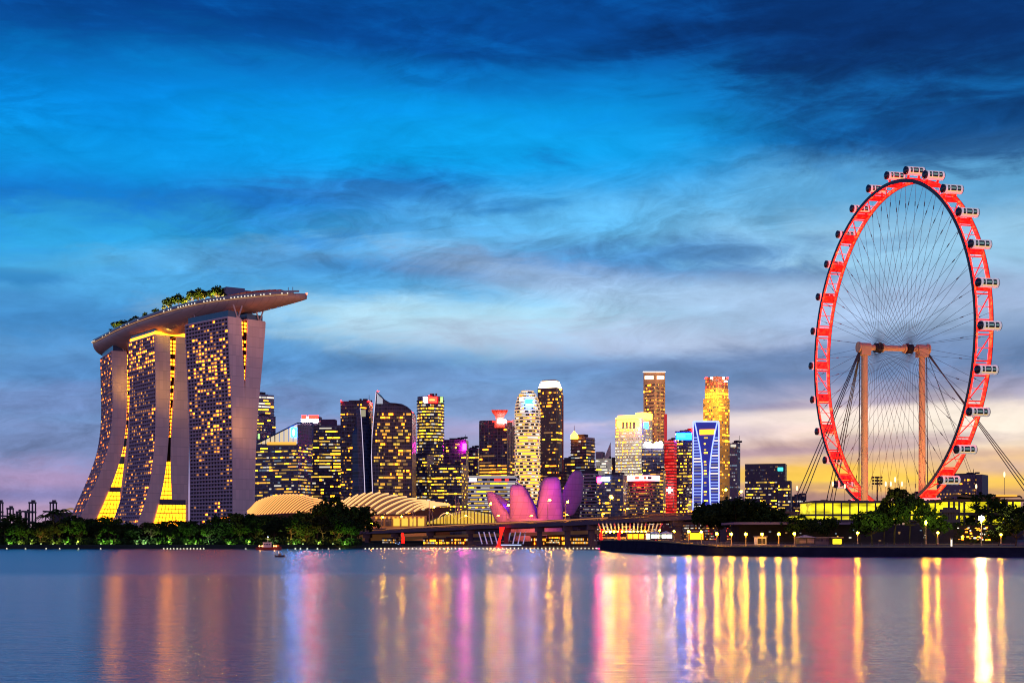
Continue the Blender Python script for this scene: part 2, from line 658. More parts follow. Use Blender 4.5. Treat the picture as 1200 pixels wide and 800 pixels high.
DIRT = mat('dark_earth', (0.035, 0.04, 0.03), 0.9, var=0.4, vs=0.1)
GRASS = mat('lawn_green', (0.05, 0.10, 0.025), 0.9, var=0.4, vs=0.3)
PAVE = mat('paving', (0.18, 0.15, 0.14), 0.8, var=0.25, vs=0.2)
ASPH = mat('asphalt', (0.05, 0.05, 0.055), 0.85, var=0.3, vs=0.2)

# far city ground beyond the bay
pts = [(-4000, 1480), (-520, 1480), (-180, 1350), (250, 1330), (700, 1200), (9000, 1500), (30000, 30000), (-30000, 30000)]
struct('ground', MB().prism(pts, -3, 2.2), DIRT)
# left shore: park land under the hotel
lp = [(-1500, 690), (-420, 660), (-255, 652), (-180, 648), (-120, 655), (-88, 672), (-70, 700), (-60, 760), (-10, 850), (40, 800), (75, 830), (120, 1100), (-100, 1400), (-1500, 1500)]
i0 = len(lp)
bank = MB()
top = [(p[0], p[1], 1.9) for p in lp]
low = []
cx_, cy_ = -500.0, 1000.0
for p in lp:
    d = Vector((p[0] - cx_, p[1] - cy_)).normalized()
    low.append((p[0] + d.x * 5, p[1] + d.y * 5, -1.0))
bank.loft([low, top], cap=False)
bank.poly(top)
struct('shore_bank', bank, DIRT)
struct('lawn', MB().prism([(-420, 662), (-160, 652), (-120, 659), (-120, 676), (-420, 690)], 1.6, 1.93), GRASS)

# right shore: promenade behind a sea wall
EDGE = [(706, 590, 4.3), (722, 530, 4.5), (760, 478, 4.6), (800, 445, 3.8), (850, 418, 3.0), (920, 405, 3.0), (1000, 399, 3.0), (1120, 395, 3.0), (1260, 392, 3.0), (1700, 392, 3.0)]
ep = [(XY(px, D), z) for px, D, z in EDGE]
back_pts = [Vector((800, 1180)), Vector((250, 1180)), Vector((110, 900)), Vector((70, 660))]
plan = [e[0] for e in ep] + back_pts
zs = [e[1] - 0.35 for e in ep] + [3.0, 3.0, 3.2, 4.0]
struct('promenade', MB().prism(plan, -1.0, zs), PAVE)
wall_root = thing('sea_wall', 'long dark concrete sea wall along the right-hand waterfront', 'wall', (ep[4][0].x, ep[4][0].y, 0))
WALLM = mat('wet_dark_concrete', (0.025, 0.025, 0.045), 0.7, var=0.5, vs=0.3)
COPE = mat('coping_stone', (0.30, 0.24, 0.13), 0.8, var=0.3, vs=0.5)
off = wall_root.location.copy()
wb, cb_, fe = MB(), MB(), MB()
outs = []
for i, (p, z) in enumerate(ep):
    a = ep[max(0, i - 1)][0]
    b = ep[min(len(ep) - 1, i + 1)][0]
    d = (b - a).normalized()
    outs.append(Vector((d.y, -d.x)))
ring = []
for (p, z), n in zip(ep, outs):
    if n.y > 0:
        n = -n
    ring.append([(p.x + n.x * 1.2, p.y + n.y * 1.2, -1.2), (p.x + n.x * 0.7, p.y + n.y * 0.7, z - 0.25), (p.x - n.x * 0.3, p.y - n.y * 0.3, z - 0.25), (p.x - n.x * 0.3, p.y - n.y * 0.3, -1.2)])
wb.loft(ring)
wb.build('wall_face', WALLM, wall_root, off)
ring = []
for (p, z), n in zip(ep, outs):
    if n.y > 0:
        n = -n
    ring.append([(p.x + n.x * 0.9, p.y + n.y * 0.9, z - 0.247), (p.x + n.x * 0.9, p.y + n.y * 0.9, z + 0.1), (p.x - n.x * 0.4, p.y - n.y * 0.4, z + 0.1), (p.x - n.x * 0.4, p.y - n.y * 0.4, z - 0.247)])
cb_.loft(ring)
cb_.build('coping', COPE, wall_root, off)
fn = MB()
for i in range(len(ep) - 2):
    (p, z), (q, z2) = ep[i], ep[i + 1]
    L = (q - p).length
    k = max(2, int(L / 2.4))
    for j in range(k):
        f0 = j / k
        c = p.lerp(q, f0)
        zz = z + (z2 - z) * f0
        fn.tube((c.x, c.y, zz + 0.1), (c.x, c.y, zz + 1.1), 0.03, n=4)
    for h in (0.6, 1.1):
        fn.tube((p.x, p.y, z + h), (q.x, q.y, z2 + h), 0.035, n=4)
fn.build('railing', STEEL, wall_root, off)


# ------------------------------------------------------------------ trees
def leafmat(name, c):
    m = mat(name, c, 0.75, var=0.55, vs=0.5)
    return m


LEAF = [leafmat('leaf_dark', (0.018, 0.034, 0.014)), leafmat('leaf_green', (0.026, 0.05, 0.014)), leafmat('leaf_olive', (0.034, 0.042, 0.016))]
BARK = mat('bark', (0.05, 0.038, 0.03), 0.9, var=0.4, vs=1.0)


def tree_mesh(name, seed, H, Rc, lobes, leaves, lm, leaf=0.55, trunk_f=0.38, flat=0.75):
    rnd = random.Random(seed)
    root = bpy.data.objects.new(name, None)
    COL.objects.link(root)
    tr = MB()
    hz = H * trunk_f
    r0 = H * 0.022
    bend = [Vector((0, 0, 0)), Vector((rnd.uniform(-.2, .2), rnd.uniform(-.2, .2), hz * 0.5)), Vector((rnd.uniform(-.5, .5), rnd.uniform(-.5, .5), hz))]
    tr.path(bend, [r0, r0 * 0.8, r0 * 0.65], 8)
    cen = []
    for i in range(lobes):
        a = 2 * PI * i / lobes + rnd.uniform(-0.4, 0.4)
        rr = Rc * rnd.uniform(0.3, 0.68)
        cz = hz + (H - hz) * rnd.uniform(0.25, 0.72)
        if i == 0:
            rr, cz = Rc * 0.1, hz + (H - hz) * 0.72
        c = Vector((rr * math.cos(a), rr * math.sin(a), cz))
        lr = Rc * rnd.uniform(0.32, 0.52)
        cen.append((c, lr))
        mid = bend[2].lerp(c, 0.5) + Vector((0, 0, -0.08 * H))
        tr.path([bend[2] * 0.96, mid, c], [r0 * 0.5, r0 * 0.32, r0 * 0.12], 5)
    tr.build('trunk', BARK, root)
    cr = MB()
    tot = sum(l * l for _, l in cen)
    for c, lr in cen:
        nclump = max(3, int(9 * lr * lr / tot * lobes))
        n = int(leaves * lr * lr / tot)
        clumps = []
        for _ in range(nclump * 2):
            d = Vector((rnd.gauss(0, 1), rnd.gauss(0, 1), rnd.gauss(0, 0.8))).normalized()
            clumps.append((c + Vector((d.x, d.y, d.z * flat)) * lr * rnd.uniform(0.55, 1.05), lr * rnd.uniform(0.22, 0.42)))
        for _ in range(n):
            q, qr = rnd.choice(clumps)
            d = Vector((rnd.gauss(0, 1), rnd.gauss(0, 1), rnd.gauss(0, 1))).normalized() * qr * rnd.random() ** 0.45
            p = q + d
            u = Vector((rnd.gauss(0, 1), rnd.gauss(0, 1), rnd.gauss(0, 0.6))).normalized()
            w = u.orthogonal().normalized()
            w.rotate(Matrix.Rotation(rnd.uniform(0, 6.28), 3, u))
            s1, s2 = leaf * rnd.uniform(0.6, 1.3), leaf * rnd.uniform(0.35, 0.8)
            cr.quad(p - u * s1, p - w * s2, p + u * s1, p + w * s2)
    cr.build('crown', lm, root)
    return root


def palm_mesh(name, seed, H):
    rnd = random.Random(seed)
    root = bpy.data.objects.new(name, None)
    COL.objects.link(root)
    tr = MB()
    tr.path([(0, 0, 0), (0.2, 0, H * 0.5), (0.5, 0.1, H)], [0.28, 0.2, 0.16], 7)
    tr.build('trunk', BARK, root)
    cr = MB()
    for i in range(15):
        a = 2 * PI * i / 15 + rnd.uniform(-.15, .15)
        up = rnd.uniform(0.1, 0.9)
        L = H * 0.34
        pr = None
        for k in range(7):
            f = k / 6
            p = Vector((0.5 + math.cos(a) * L * f, 0.1 + math.sin(a) * L * f, H + L * (up * f - (0.5 + up * 0.6) * f * f)))
            if pr is not None:
                sd = Vector((-math.sin(a), math.cos(a), 0)) * 0.75 * (1.1 - f)
                dn = Vector((0, 0, -0.35))
                cr.quad(pr, p, p + sd + dn, pr + sd * 1.1 + dn)
                cr.quad(p, pr, pr - sd * 1.1 + dn, p - sd + dn)
            pr = p
    cr.build('fronds', LEAF[1], root)
    return root


TREES = [tree_mesh('broadleaf_tree', 11, 14, 7.0, 8, 2300, LEAF[0]),
         tree_mesh('broadleaf_tree', 12, 15, 6.2, 7, 2100, LEAF[1]),
         tree_mesh('broadleaf_tree', 13, 12, 7.4, 9, 2300, LEAF[0], trunk_f=0.3),
         tree_mesh('broadleaf_tree', 14, 16, 5.4, 7, 1900, LEAF[2], flat=1.0),
         tree_mesh('broadleaf_tree', 15, 13, 6.5, 8, 2200, LEAF[1], trunk_f=0.25)]
PALM = palm_mesh('palm_tree', 5, 14)
_used = {}
THT = [14, 15, 12, 16, 13]


def place_tree(k, px, ytop, D, z0, label, group, wid=1.0, cat='tree', rz=None):
    src = PALM if k == 'palm' else TREES[k]
    H = 15.5 if k == 'palm' else THT[k] * 0.93
    h = ZY(ytop, D) - z0
    s = h / H
    p = XY(px, D)
    rz = (px * 0.37) % 6.28 if rz is None else rz
    if k not in _used:
        _used[k] = src
        src.location = (p.x, p.y, z0)
        src.rotation_euler = (0, 0, rz)
        src.scale = (s * wid, s * wid, s)
        return tag(src, label, cat, group)
    r = dup(src, (p.x, p.y, z0), rz, (s * wid, s * wid, s), label, group)
    r['category'] = cat
    return r


ORD = ('first second third fourth fifth sixth seventh eighth ninth tenth eleventh twelfth thirteenth fourteenth fifteenth sixteenth '
       'seventeenth eighteenth nineteenth twentieth').split() + ['twenty-' + w for w in 'first second third fourth fifth sixth seventh eighth ninth'.split()] + ['thirtieth']

rr = random.Random(3)
# (px, crown top row) along the left shore, front row
FRONT = [(6, 607), (26, 611), (47, 604), (70, 607), (92, 602), (113, 609), (135, 606), (157, 612), (178, 608), (200, 611), (222, 609), (244, 612), (262, 604),
         (281, 608), (300, 603), (321, 606), (341, 600), (360, 604), (379, 600), (398, 599), (412, 606)]
for i, (px, yt) in enumerate(FRONT):
    D = 672 + rr.uniform(-6, 14) - (6 if px > 300 else 0)
    look = ['round', 'dense', 'low spreading', 'narrow', 'bushy'][i % 5]
    place_tree(i % 5, px, yt + 4 + (i * 7 % 5), D, 1.9, 'dark %s waterside tree on the left shore, %s from left in front row' % (look, ORD[i]), 'trees in the front row on the left shore', 1.0 if i % 5 != 3 else 1.2)
BACKR = [(16, 601), (60, 603), (84, 600), (105, 604), (128, 604), (150, 606), (172, 607), (193, 608), (215, 608), (238, 606), (255, 600), (272, 598), (292, 601),
         (310, 598), (330, 600), (352, 597), (372, 590), (392, 577), (407, 589), (421, 596)]
for i, (px, yt) in enumerate(BACKR):
    D = 735 + rr.uniform(-15, 25)
    place_tree((i * 2 + 1) % 5, px, yt + 2 + (i * 3 % 4) * 1.5, D, 1.9, ('dark leafy left shore tree, %s from left in the back row' % ORD[i]) if px != 392 else 'tallest dark left shore tree, standing in front of the ribbed roof', 'trees in the back row on the left shore', 1.15 if px != 392 else 0.62)
for i, (px, yt) in enumerate([(69, 594), (63, 597), (52, 601)]):
    place_tree('palm', px, yt, 700, 1.9, '%s palm rising over the left shore trees beside the harbour cranes' % ['tallest', 'middle-height', 'shortest'][i], 'palms on the left shore', 1.1)
# low waterside undergrowth (nobody could count it)
ug = MB()
for _ in range(11000):
    px = rr.uniform(-30, 424)
    D = rr.choice([rr.uniform(664, 690), rr.uniform(715, 725)])
    z = 1.7 + abs(rr.gauss(0, 1.5))
    p = XY(px, D)
    q = Vector((p.x, p.y, z))
    u = Vector((rr.gauss(0, 1), rr.gauss(0, 1), rr.gauss(0, 1))).normalized()
    w = u.orthogonal().normalized()
    ug.quad(q - u * 0.8, q - w * 0.5, q + u * 0.8, q + w * 0.5)
for _ in range(12000):
    px = rr.uniform(-30, 418)
    D = rr.uniform(752, 772)
    z = 1.9 + 8.5 * rr.random() ** 1.2
    p = XY(px, D)
    q = Vector((p.x, p.y, z))
    u = Vector((rr.gauss(0, 1), rr.gauss(0, 1), rr.gauss(0, 1))).normalized()
    w = u.orthogonal().normalized()
    ug.quad(q - u * 1.3, q - w * 0.8, q + u * 1.3, q + w * 0.8)
o = ug.build('undergrowth', LEAF[0])
tag(o, 'dark shrubs along the foot of the left shore trees', 'shrubs', kind='stuff')

# right shore trees
RT = [(843, 590, 545, 0, 'dark tree at the left end of the clump beside the bridge', 1.2), (862, 583, 540, 2, 'big round dark tree in the middle of the clump beside the bridge', 1.25),
      (886, 585, 538, 4, 'wide dark tree at the right end of the clump beside the bridge', 1.3), (822, 587, 560, 1, 'small tree in front of the blue curved tower', 0.7),
      (905, 600, 560, 2, 'low tree between the clump and the square dark office block', 1.2), (935, 601, 500, 4, 'small dark tree left of the terminal under the wheel', 1.2),
      (1036, 586, 470, 1, 'dark tree under the wheel, left of the tallest', 0.7), (1048, 570, 468, 3, 'tallest dark tree under the wheel in front of the terminal', 0.85),
      (1066, 578, 465, 0, 'broad dark tree right of the tallest one under the wheel', 0.75), (1083, 588, 462, 1, 'rounded tree at the right foot of the wheel rim', 0.7),
      (1022, 596, 466, 2, 'low spreading tree beside the left wheel column', 1.0), (1098, 598, 470, 4, 'small dark tree before the glass stair tower', 0.9),
      (1008, 604, 470, 0, 'small tree in front of the lit terminal gallery', 0.8), (966, 604, 480, 2, 'low tree in front of the left end of the lit gallery', 0.9),
      (1142, 577, 540, 2, 'tree behind the terminal roof at the far right, left of its neighbour', 1.1), (1152, 579, 545, 4, 'tree behind the terminal roof nearest the far right lamp mast', 1.1),
      (1190, 601, 425, 4, 'large dark bush at the right edge of the picture on the promenade', 1.3), (1206, 588, 432, 0, 'tall dark tree cut by the right edge of the picture', 1.2),
      (1170, 618, 428, 2, 'lowest dark shrub beside the flood-lit steps', 1.3)]
for px, yt, D, k, lb, wd in RT:
    place_tree(k, px, yt + 3, D, 3.0, lb, 'trees on the right shore', wd)

# lamps that light the left shore planting: small ground spotlights in the grass
SPOTM = glow('spotlight_lens', (0.75, 1.0, 0.3), 8.0)
SPOTY = glow('spotlight_lens_warm', (1.0, 0.75, 0.25), 26.0)


def ground_spot():
    r = thing('garden_spotlight', 'x', 'spotlight', (0, 0, 0))
    MB().box((0, 0, 0.18), (0.35, 0.35, 0.36)).build('housing', BLACKM, r)
    MB().tube((0, 0, 0.36), (0, 0, 0.44), 0.3, n=8).build('lens', SPOTM, r)
    return r


gs = ground_spot()
GSP = [(10, 1.0, 'g'), (22, .7, 'y'), (36, .5, 'y'), (62, .7, 'y'), (76, 1.3, 'g'), (90, .8, 'y'), (118, 1.2, 'g'), (130, .6, 'g'), (160, 1.2, 'w'), (168, 1.3, 'w'), (184, .7, 'g'), (197, 1.4, 'g'), (218, 1.0, 'g'),
       (229, 1.3, 'g'), (243, 1.2, 'w'), (268, 1.1, 'g'), (291, 1.4, 'g'), (318, 1.0, 'w'), (345, 1.0, 'g'), (373, 1.1, 'y'), (390, .9, 'o'), (404, 1.3, 'g'), (338, 1.1, 'o'), (313, 1.1, 'o'), (355, 1.0, 'o'), (48, .8, 'o')]
for i, (px, e, c) in enumerate(GSP):
    p = XY(px, 661.5 + (i % 3) * 2)
    z0 = 1.95
    r = gs if i == 0 else dup(gs, (p.x, p.y, z0))
    r.location = (p.x, p.y, z0)
    r['label'] = 'garden spotlight at the waterside foot of the left shore trees, %s from the left' % ORD[sorted(g[0] for g in GSP).index(px)]
    r['group'] = 'garden spotlights on the left shore'
    colr = {'g': (0.55, 1.0, 0.12), 'y': (1.0, 0.85, 0.15), 'w': (0.8, 1.0, 0.55), 'o': (1.0, 0.45, 0.08)}[c]
    lamp((p.x, p.y + 1.0, z0 + 1.1 + (2.5 if c == 'o' else 0)), colr, 9000 * e, 0.4, 'SPOT', (p.x, p.y + 10, z0 + 3.5), 95)

# ------------------------------------------------------------------ the three-tower hotel with its boat-shaped roof park
HW = PANEL
HL = mat('hotel_ledge', (0.42, 0.36, 0.44), 0.7, var=0.15, vs=0.1)
HG = mat('hotel_glass', (0.018, 0.018, 0.045), 0.25, var=0.5, vs=0.08)
HULL = HULLP
ATR = glow('atrium_glow', (1.0, 0.30, 0.004), 6.0, 'AUTO')
ATRD = glow('atrium_glow_dim', (1.0, 0.42, 0.04), 0.65)
DARKB = mat('dark_band', (0.05, 0.045, 0.09), 0.5, var=0.2)

hotel = thing('hotel', 'three splayed hotel towers carrying a long boat-shaped roof park', 'hotel', (XY(200, 1250).x, 1250, 2.0))
HO = hotel.location.copy()


def interp(tab, y, k):
    for a, b in zip(tab, tab[1:]):
        if y <= b[0]:
            f = (y - a[0]) / (b[0] - a[0]) if b[0] > a[0] else 0
            f = max(0.0, f)
            return a[k] + (b[k] - a[k]) * f
    return tab[-1][k]


def spline_tab(tab, y, k):
    """smooth version of interp"""
    return sum(interp(tab, y + d, k) for d in (-14, -7, 0, 7, 14)) / 5.0


def hotel_tower(Bpx, D, tau, L, tab, mpp, ncol, litf, nlit, atr, seed):
    """Bpx: photo column of the corner between facade and end wall. tau: bearing of the facade. tab: rows (photo y, front L/R, back L/R) in px of end wall"""
    rnd = random.Random(seed)
    B = XY(Bpx, D)
    t = Vector((-math.sin(tau), math.cos(tau), 0))
    e = Vector((math.cos(tau), math.sin(tau), 0))
    root = MB()
    ytop, ybot = tab[0][0], 626.0
    NR = 40
    ys = [ytop + (ybot - ytop) * i / NR for i in range(NR + 1)]

    def pt(s, q, y):
        z = ZY(y, D)
        return Vector((B.x, B.y, 0)) + t * s + e * q + Vector((0, 0, z))

    tower = MB()
    ends = MB()
    # front slab and back slab
    for lo, hi in ((1, 2), (3, 4)):
        rings = []
        for y in ys:
            a, b = spline_tab(tab, y, lo) * mpp, spline_tab(tab, y, hi) * mpp
            if lo == 3:
                a = max(a, spline_tab(tab, y, 2) * mpp + 0.4)
            a += 0.6
            rings.append([pt(0.3, a, y), pt(0.3, b, y), pt(L, b, y), pt(L, a, y)])
        tower.loft(rings)
    tw = tower.build('tower', HG, hotel, HO)
    # end walls: smooth blades standing just proud of each slab
    for lo, hi in ((1, 2), (3, 4)):
        rings = []
        for y in ys:
            a, b = spline_tab(tab, y, lo) * mpp, spline_tab(tab, y, hi) * mpp
            if lo == 3:
                a = max(a, spline_tab(tab, y, 2) * mpp + 0.4)
            rings.append([pt(-0.6, a - 0.4, y), pt(-0.6, b + 0.3, y), pt(0.28, b + 0.3, y), pt(0.28, a - 0.4, y)])
        mb = MB().loft(rings)
        mb.build('end_wall', HW, tw, None if False else HO, smooth=False)
    # far blades
    for lo, hi in ((1, 2), (3, 4)):
        rings = []
        for y in ys:
            a, b = spline_tab(tab, y, lo) * mpp, spline_tab(tab, y, hi) * mpp
            if lo == 3:
                a = max(a, spline_tab(tab, y, 2) * mpp + 0.4)
            rings.append([pt(L + 0.02, a - 0.4, y), pt(L + 0.02, b + 0.3, y), pt(L + 0.6, b + 0.3, y), pt(L + 0.6, a - 0.4, y)])
        MB().loft(rings).build('end_wall', HW, tw, HO)
    # facade grid: ledges and fins in front of the glass, on the front slab and, plainer, on the back slab
    NF = int((ybot - ytop) / 4.35)
    led = MB()
    for i in range(NF + 1):
        y = ytop + (ybot - ytop) * i / NF
        q = spline_tab(tab, y, 1) * mpp
        z = Vector((0, 0, 1.15))
        led.obox(pt(0.3, q - 0.75, y) - z * 0.5, t * (L - 0.3), e * 1.3, z)
        q = spline_tab(tab, y, 4) * mpp
        led.obox(pt(0.3, q - 0.6, y) - z * 0.5, t * (L - 0.3), e * 1.3, z)
    led.build('balcony_ledge', HL, tw, HO)
    fin = MB()
    for j in range(ncol + 1):
        s = 0.3 + (L - 0.6) * j / ncol
        rings = []
        for y in ys:
            q = spline_tab(tab, y, 1) * mpp
            rings.append([pt(s - 0.22, q - 0.55, y), pt(s + 0.22, q - 0.55, y), pt(s + 0.22, q + 0.7, y), pt(s - 0.22, q + 0.7, y)])
        fin.loft(rings)
    fin.build('facade_fins', HL, tw, HO)
    # lit hotel rooms
    cells = []
    for i in range(NF):
        for j in range(ncol):
            f = (i + 0.5) / NF
            pr, kind = litf(f, (j + 0.5) / ncol, rnd)
            if rnd.random() < pr:
                cells.append((i, j, kind))
    rnd.shuffle(cells)
    bulk = {}
    for c, (i, j, kind) in enumerate(cells):
        ya = ytop + (ybot - ytop) * (i + 0.26) / NF
        yb_ = ytop + (ybot - ytop) * (i + rnd.uniform(0.66, 0.8)) / NF
        s0 = 0.3 + (L - 0.6) * j / ncol + rnd.uniform(0.5, 0.9)
        s1 = 0.3 + (L - 0.6) * (j + 1) / ncol - rnd.uniform(0.5, 1.3)
        qa, qb = spline_tab(tab, ya, 1) * mpp - 0.12, spline_tab(tab, yb_, 1) * mpp - 0.12
        quad = (pt(s0, qa, ya), pt(s0, qb, yb_), pt(s1, qb, yb_), pt(s1, qa, ya))
        if c < nlit:
            MB().quad(*quad).build('window', GW[kind], tw, HO)
        else:
            bulk.setdefault(kind, MB()).quad(*quad)
    if bulk:
        allb = MB()
        mats, idx = [], []
        for k, mb in bulk.items():
            mats.append(GW[k])
            i0 = len(allb.v)
            allb.v += mb.v
            allb.f += [tuple(i0 + a for a in f) for f in mb.f]
            idx += [len(mats) - 1] * len(mb.f)
        o = allb.build('lit_windows', mats, tw, HO)
        o.data.polygons.foreach_set('material_index', idx)
        o['kind'] = 'stuff'
    # atrium between the slabs: glass set back from the end walls
    for (ya, yb_, style) in atr:
        if style == 'rungs':
            g = MB()
            n = int((yb_ - ya) / 4.3)
            for i in range(n):
                if rnd.random() > 0.86:
                    continue
                y0 = ya + (yb_ - ya) * (i + 0.15) / n
                y1 = ya + (yb_ - ya) * (i + 0.8) / n
                a = spline_tab(tab, (y0 + y1) / 2, 2) * mpp
                b = spline_tab(tab, (y0 + y1) / 2, 3) * mpp
                if b - a < 1:
                    continue
                m_ = (a + b) / 2
                g = MB()
                g.quad(pt(1.2, a + 0.2, y0), pt(1.2, a + 0.2, y1), pt(1.2, m_ - 0.5, y1), pt(1.2, m_ - 0.5, y0))
                if rnd.random() < 0.8:
                    g.quad(pt(1.2, m_ + 0.5, y0), pt(1.2, m_ + 0.5, y1), pt(1.2, b - 0.2, y1), pt(1.2, b - 0.2, y0))
                g.build('corridor_window', GW['hb'], tw, HO)
        elif style == 'red':
            g = MB()
            n = int((yb_ - ya) / 4.3)
            for i in range(n):
                y0 = ya + (yb_ - ya) * (i + 0.2) / n
                y1 = ya + (yb_ - ya) * (i + 0.7) / n
                a = spline_tab(tab, (y0 + y1) / 2, 2) * mpp
                b = spline_tab(tab, (y0 + y1) / 2, 3) * mpp
                MB().quad(pt(1.2, a + 0.2, y0), pt(1.2, a + 0.2, y1), pt(1.2, b - 0.2, y1), pt(1.2, b - 0.2, y0)).build('corridor_window', glow('corridor_red', (0.9, 0.12, 0.08), 0.35), tw, HO)
        elif style == 'belt':
            g = MB()
            y0, y1 = ya, yb_
            a, b = spline_tab(tab, y0, 2) * mpp, spline_tab(tab, y0, 3) * mpp
            a -= 0.4
            b = max(b, a + 3) + 0.4
            if atr_wide.get(Bpx):
                b = atr_wide[Bpx] * mpp
            g.obox(pt(-1.4, a, y1), t * 3, e * (b - a), Vector((0, 0, (y1 - y0) * D / F)))
            g.build('link_bridge', DARKB, tw, HO)
        else:
            wide = atr_wide.get(Bpx) if style == 'podium' else None
            g = MB()
            ms = MB()
            nr = max(3, int((yb_ - ya) / 5.0))
            for i in range(nr):
                y0 = ya + (yb_ - ya) * i / nr
                y1 = ya + (yb_ - ya) * (i + 1) / nr
                a0, a1 = spline_tab(tab, y0, 2) * mpp, spline_tab(tab, y1, 2) * mpp
                b0, b1 = spline_tab(tab, y0, 3) * mpp, spline_tab(tab, y1, 3) * mpp
                if wide:
                    b0 = b1 = wide * mpp
                so = -1.2 if wide else 1.2
                g.quad(pt(so, a0, y0), pt(so, a1, y1), pt(so, b1, y1), pt(so, b0, y0))
                ms.obox(pt(so - 0.5, a1, y1), t * 0.3, e * (b1 - a1), Vector((0, 0, 0.7)))
                k = max(3, int((b1 - a1) / 3.2))
                for c in range(1, k):
                    ms.tube(pt(so - 0.35, a0 + (b0 - a0) * c / k, y0), pt(so - 0.35, a1 + (b1 - a1) * c / k, y1), 0.33, n=4, caps=False)
            g.build('atrium_glass', ATR, tw, HO)
            ms.build('atrium_mullions', mat('mullion_bronze', (0.22, 0.13, 0.03), 0.5, var=0.2), tw, HO)
    # recessed crown storey and the V-shaped struts under the roof park
    top0 = ytop
    q0, q1 = tab[0][1] * mpp, tab[0][4] * mpp
    zt = ZY(ytop, D)
    cr = MB()
    z = Vector((0, 0, 1))
    cr.obox(pt(2.0, q0 + 1.5, ytop), t * (L - 4), e * (tab[0][2] * mpp - q0 - 3), z * 6.5)
    cr.obox(pt(2.5, tab[0][3] * mpp + 1.0, ytop), t * (L - 5), e * (q1 - tab[0][3] * mpp - 2), z * 6.0)
    cr.build('crown_storey', mat('crown_glass', (0.05, 0.10, 0.18), 0.2, var=0.3, vs=0.1), tw, HO)
    st_ = MB()
    for (s, q) in ((1.5, tab[0][2] * mpp - 2), (1.5, q1 - 5), (L - 3, tab[0][2] * mpp - 2)):
        b0 = pt(s, q, ytop)
        for dq in (-4.5, 4.5):
            st_.tube(b0, b0 + e * dq + z * 12.0, 0.7, n=6)
    st_.build('roof_strut', mat('strut_steel', (0.5, 0.42, 0.42), 0.5, var=0.1), tw, HO)
    ro = MB()
    ro.obox(pt(0.2, q0, ytop) + z * 0.05, t * (L - 0.4), e * (tab[0][2] * mpp - q0), z * 1.1)
    ro.obox(pt(0.2, tab[0][3] * mpp, ytop) + z * 0.05, t * (L - 0.4), e * (q1 - tab[0][3] * mpp), z * 1.1)
    ro.build('roof_parapet', HW, tw, HO)
    return tw, B, t, e


atr_wide = {181: 32, 131: 9}


def lit3(f, g, r):
    p = 0.07
    c = 0.5 + 0.5 * math.sin(f * 21 + g * 5) * math.cos(g * 9 + f * 4)
    if 0.06 < f < 0.62:
        p = 0.26 + 0.5 * c * c
    elif f < 0.72:
        p = 0.10 + 0.2 * c
    elif 0.84 < f < 0.97:
        p = 0.16
    if g > 0.86 and f > 0.0:
        p *= 0.5
    if g < 0.12 and 0.25 < f < 0.8:
        p = 0.42
    k = r.choice(['hb', 'hb', 'hm', 'hm', 'hd']) if (f < 0.55 or f > 0.8) else r.choice(['hm', 'hd', 'hd'])
    return p, k


def lit2(f, g, r):
    if f < 0.16:
        return 0.62, r.choice(['hb', 'hb', 'hm', 'hd'])
    if g < 0.14 and f > 0.35:
        return (0.55 if f > 0.5 else 0.2), r.choice(['hb', 'hm'])
    return 0.34, r.choice(['hd', 'hd', 'hd', 'hd', 'hm'])


def lit1(f, g, r):
    return 0.45, r.choice(['hd', 'hd', 'hm', 'hd', 'hb'])


T3 = [(372, 0, 15, 23, 44), (420, 2, 17, 21.5, 40), (455, 4, 19, 20.0, 36.5), (500, 5, 20, 20.5, 33), (560, 6, 21, 21.5, 31), (626, 6, 21, 21.5, 30)]
T2 = [(393, 0, 16, 23, 38), (445, 1.5, 16.5, 21, 37), (510, 1.5, 14.5, 17.5, 36), (550, -2, 11.5, 17, 35.5), (580, -7, 6.5, 18.5, 35), (605, -14, 1.5, 19, 35), (626, -22, -5, 19, 35)]
T1 = [(412, 0, 17, 21, 40), (480, 1.5, 17, 20, 38), (510, -0.5, 15, 18, 38), (537, -6, 10, 15, 38), (570, -19, -1, 11, 38), (600, -32, -13, 8, 38), (626, -45, -25, 8, 38)]
twc = hotel_tower(267, 1150, math.radians(45.8), 65, T3, 0.867, 14, lit3, 60, [(374, 452, 'rungs'), (452, 496, 'red')], 1)
twb = hotel_tower(181, 1258, math.radians(36.3), 65, T2, 0.925, 14, lit2, 24, [(396, 512, 'rungs'), (540, 585, 'atrium'), (585, 591, 'belt'), (591, 622, 'podium')], 2)
twa = hotel_tower(131, 1363, math.radians(26.2), 65, T1, 0.865, 12, lit1, 14, [(414, 535, 'rungs'), (543, 571, 'atrium'), (571, 576, 'belt'), (576, 622, 'podium')], 3)

# lit roof terrace of the middle tower
tw, B, t, e = twb
z = Vector((0, 0, 1))
b0 = Vector((B.x, B.y, ZY(393, 1258)))
tl = MB()
tl.obox(b0 + t * 0.8 + e * 1 + z * 1.2, t * 1.0, e * 29, z * 3.2)
tl.obox(b0 + t * 0.8 + e * 0.4 + z * 1.2, t * 62, e * 0.8, z * 2.6)
tl.build('terrace_light', GW['ob'], tw, HO)

# roof park hull, lofted along a curved centre line
CL = [(-173, 1150), (-205, 1163), (-247, 1190), (-292, 1238), (-334, 1294), (-368, 1346), (-398, 1398), (-418, 1432), (-423, 1440)]


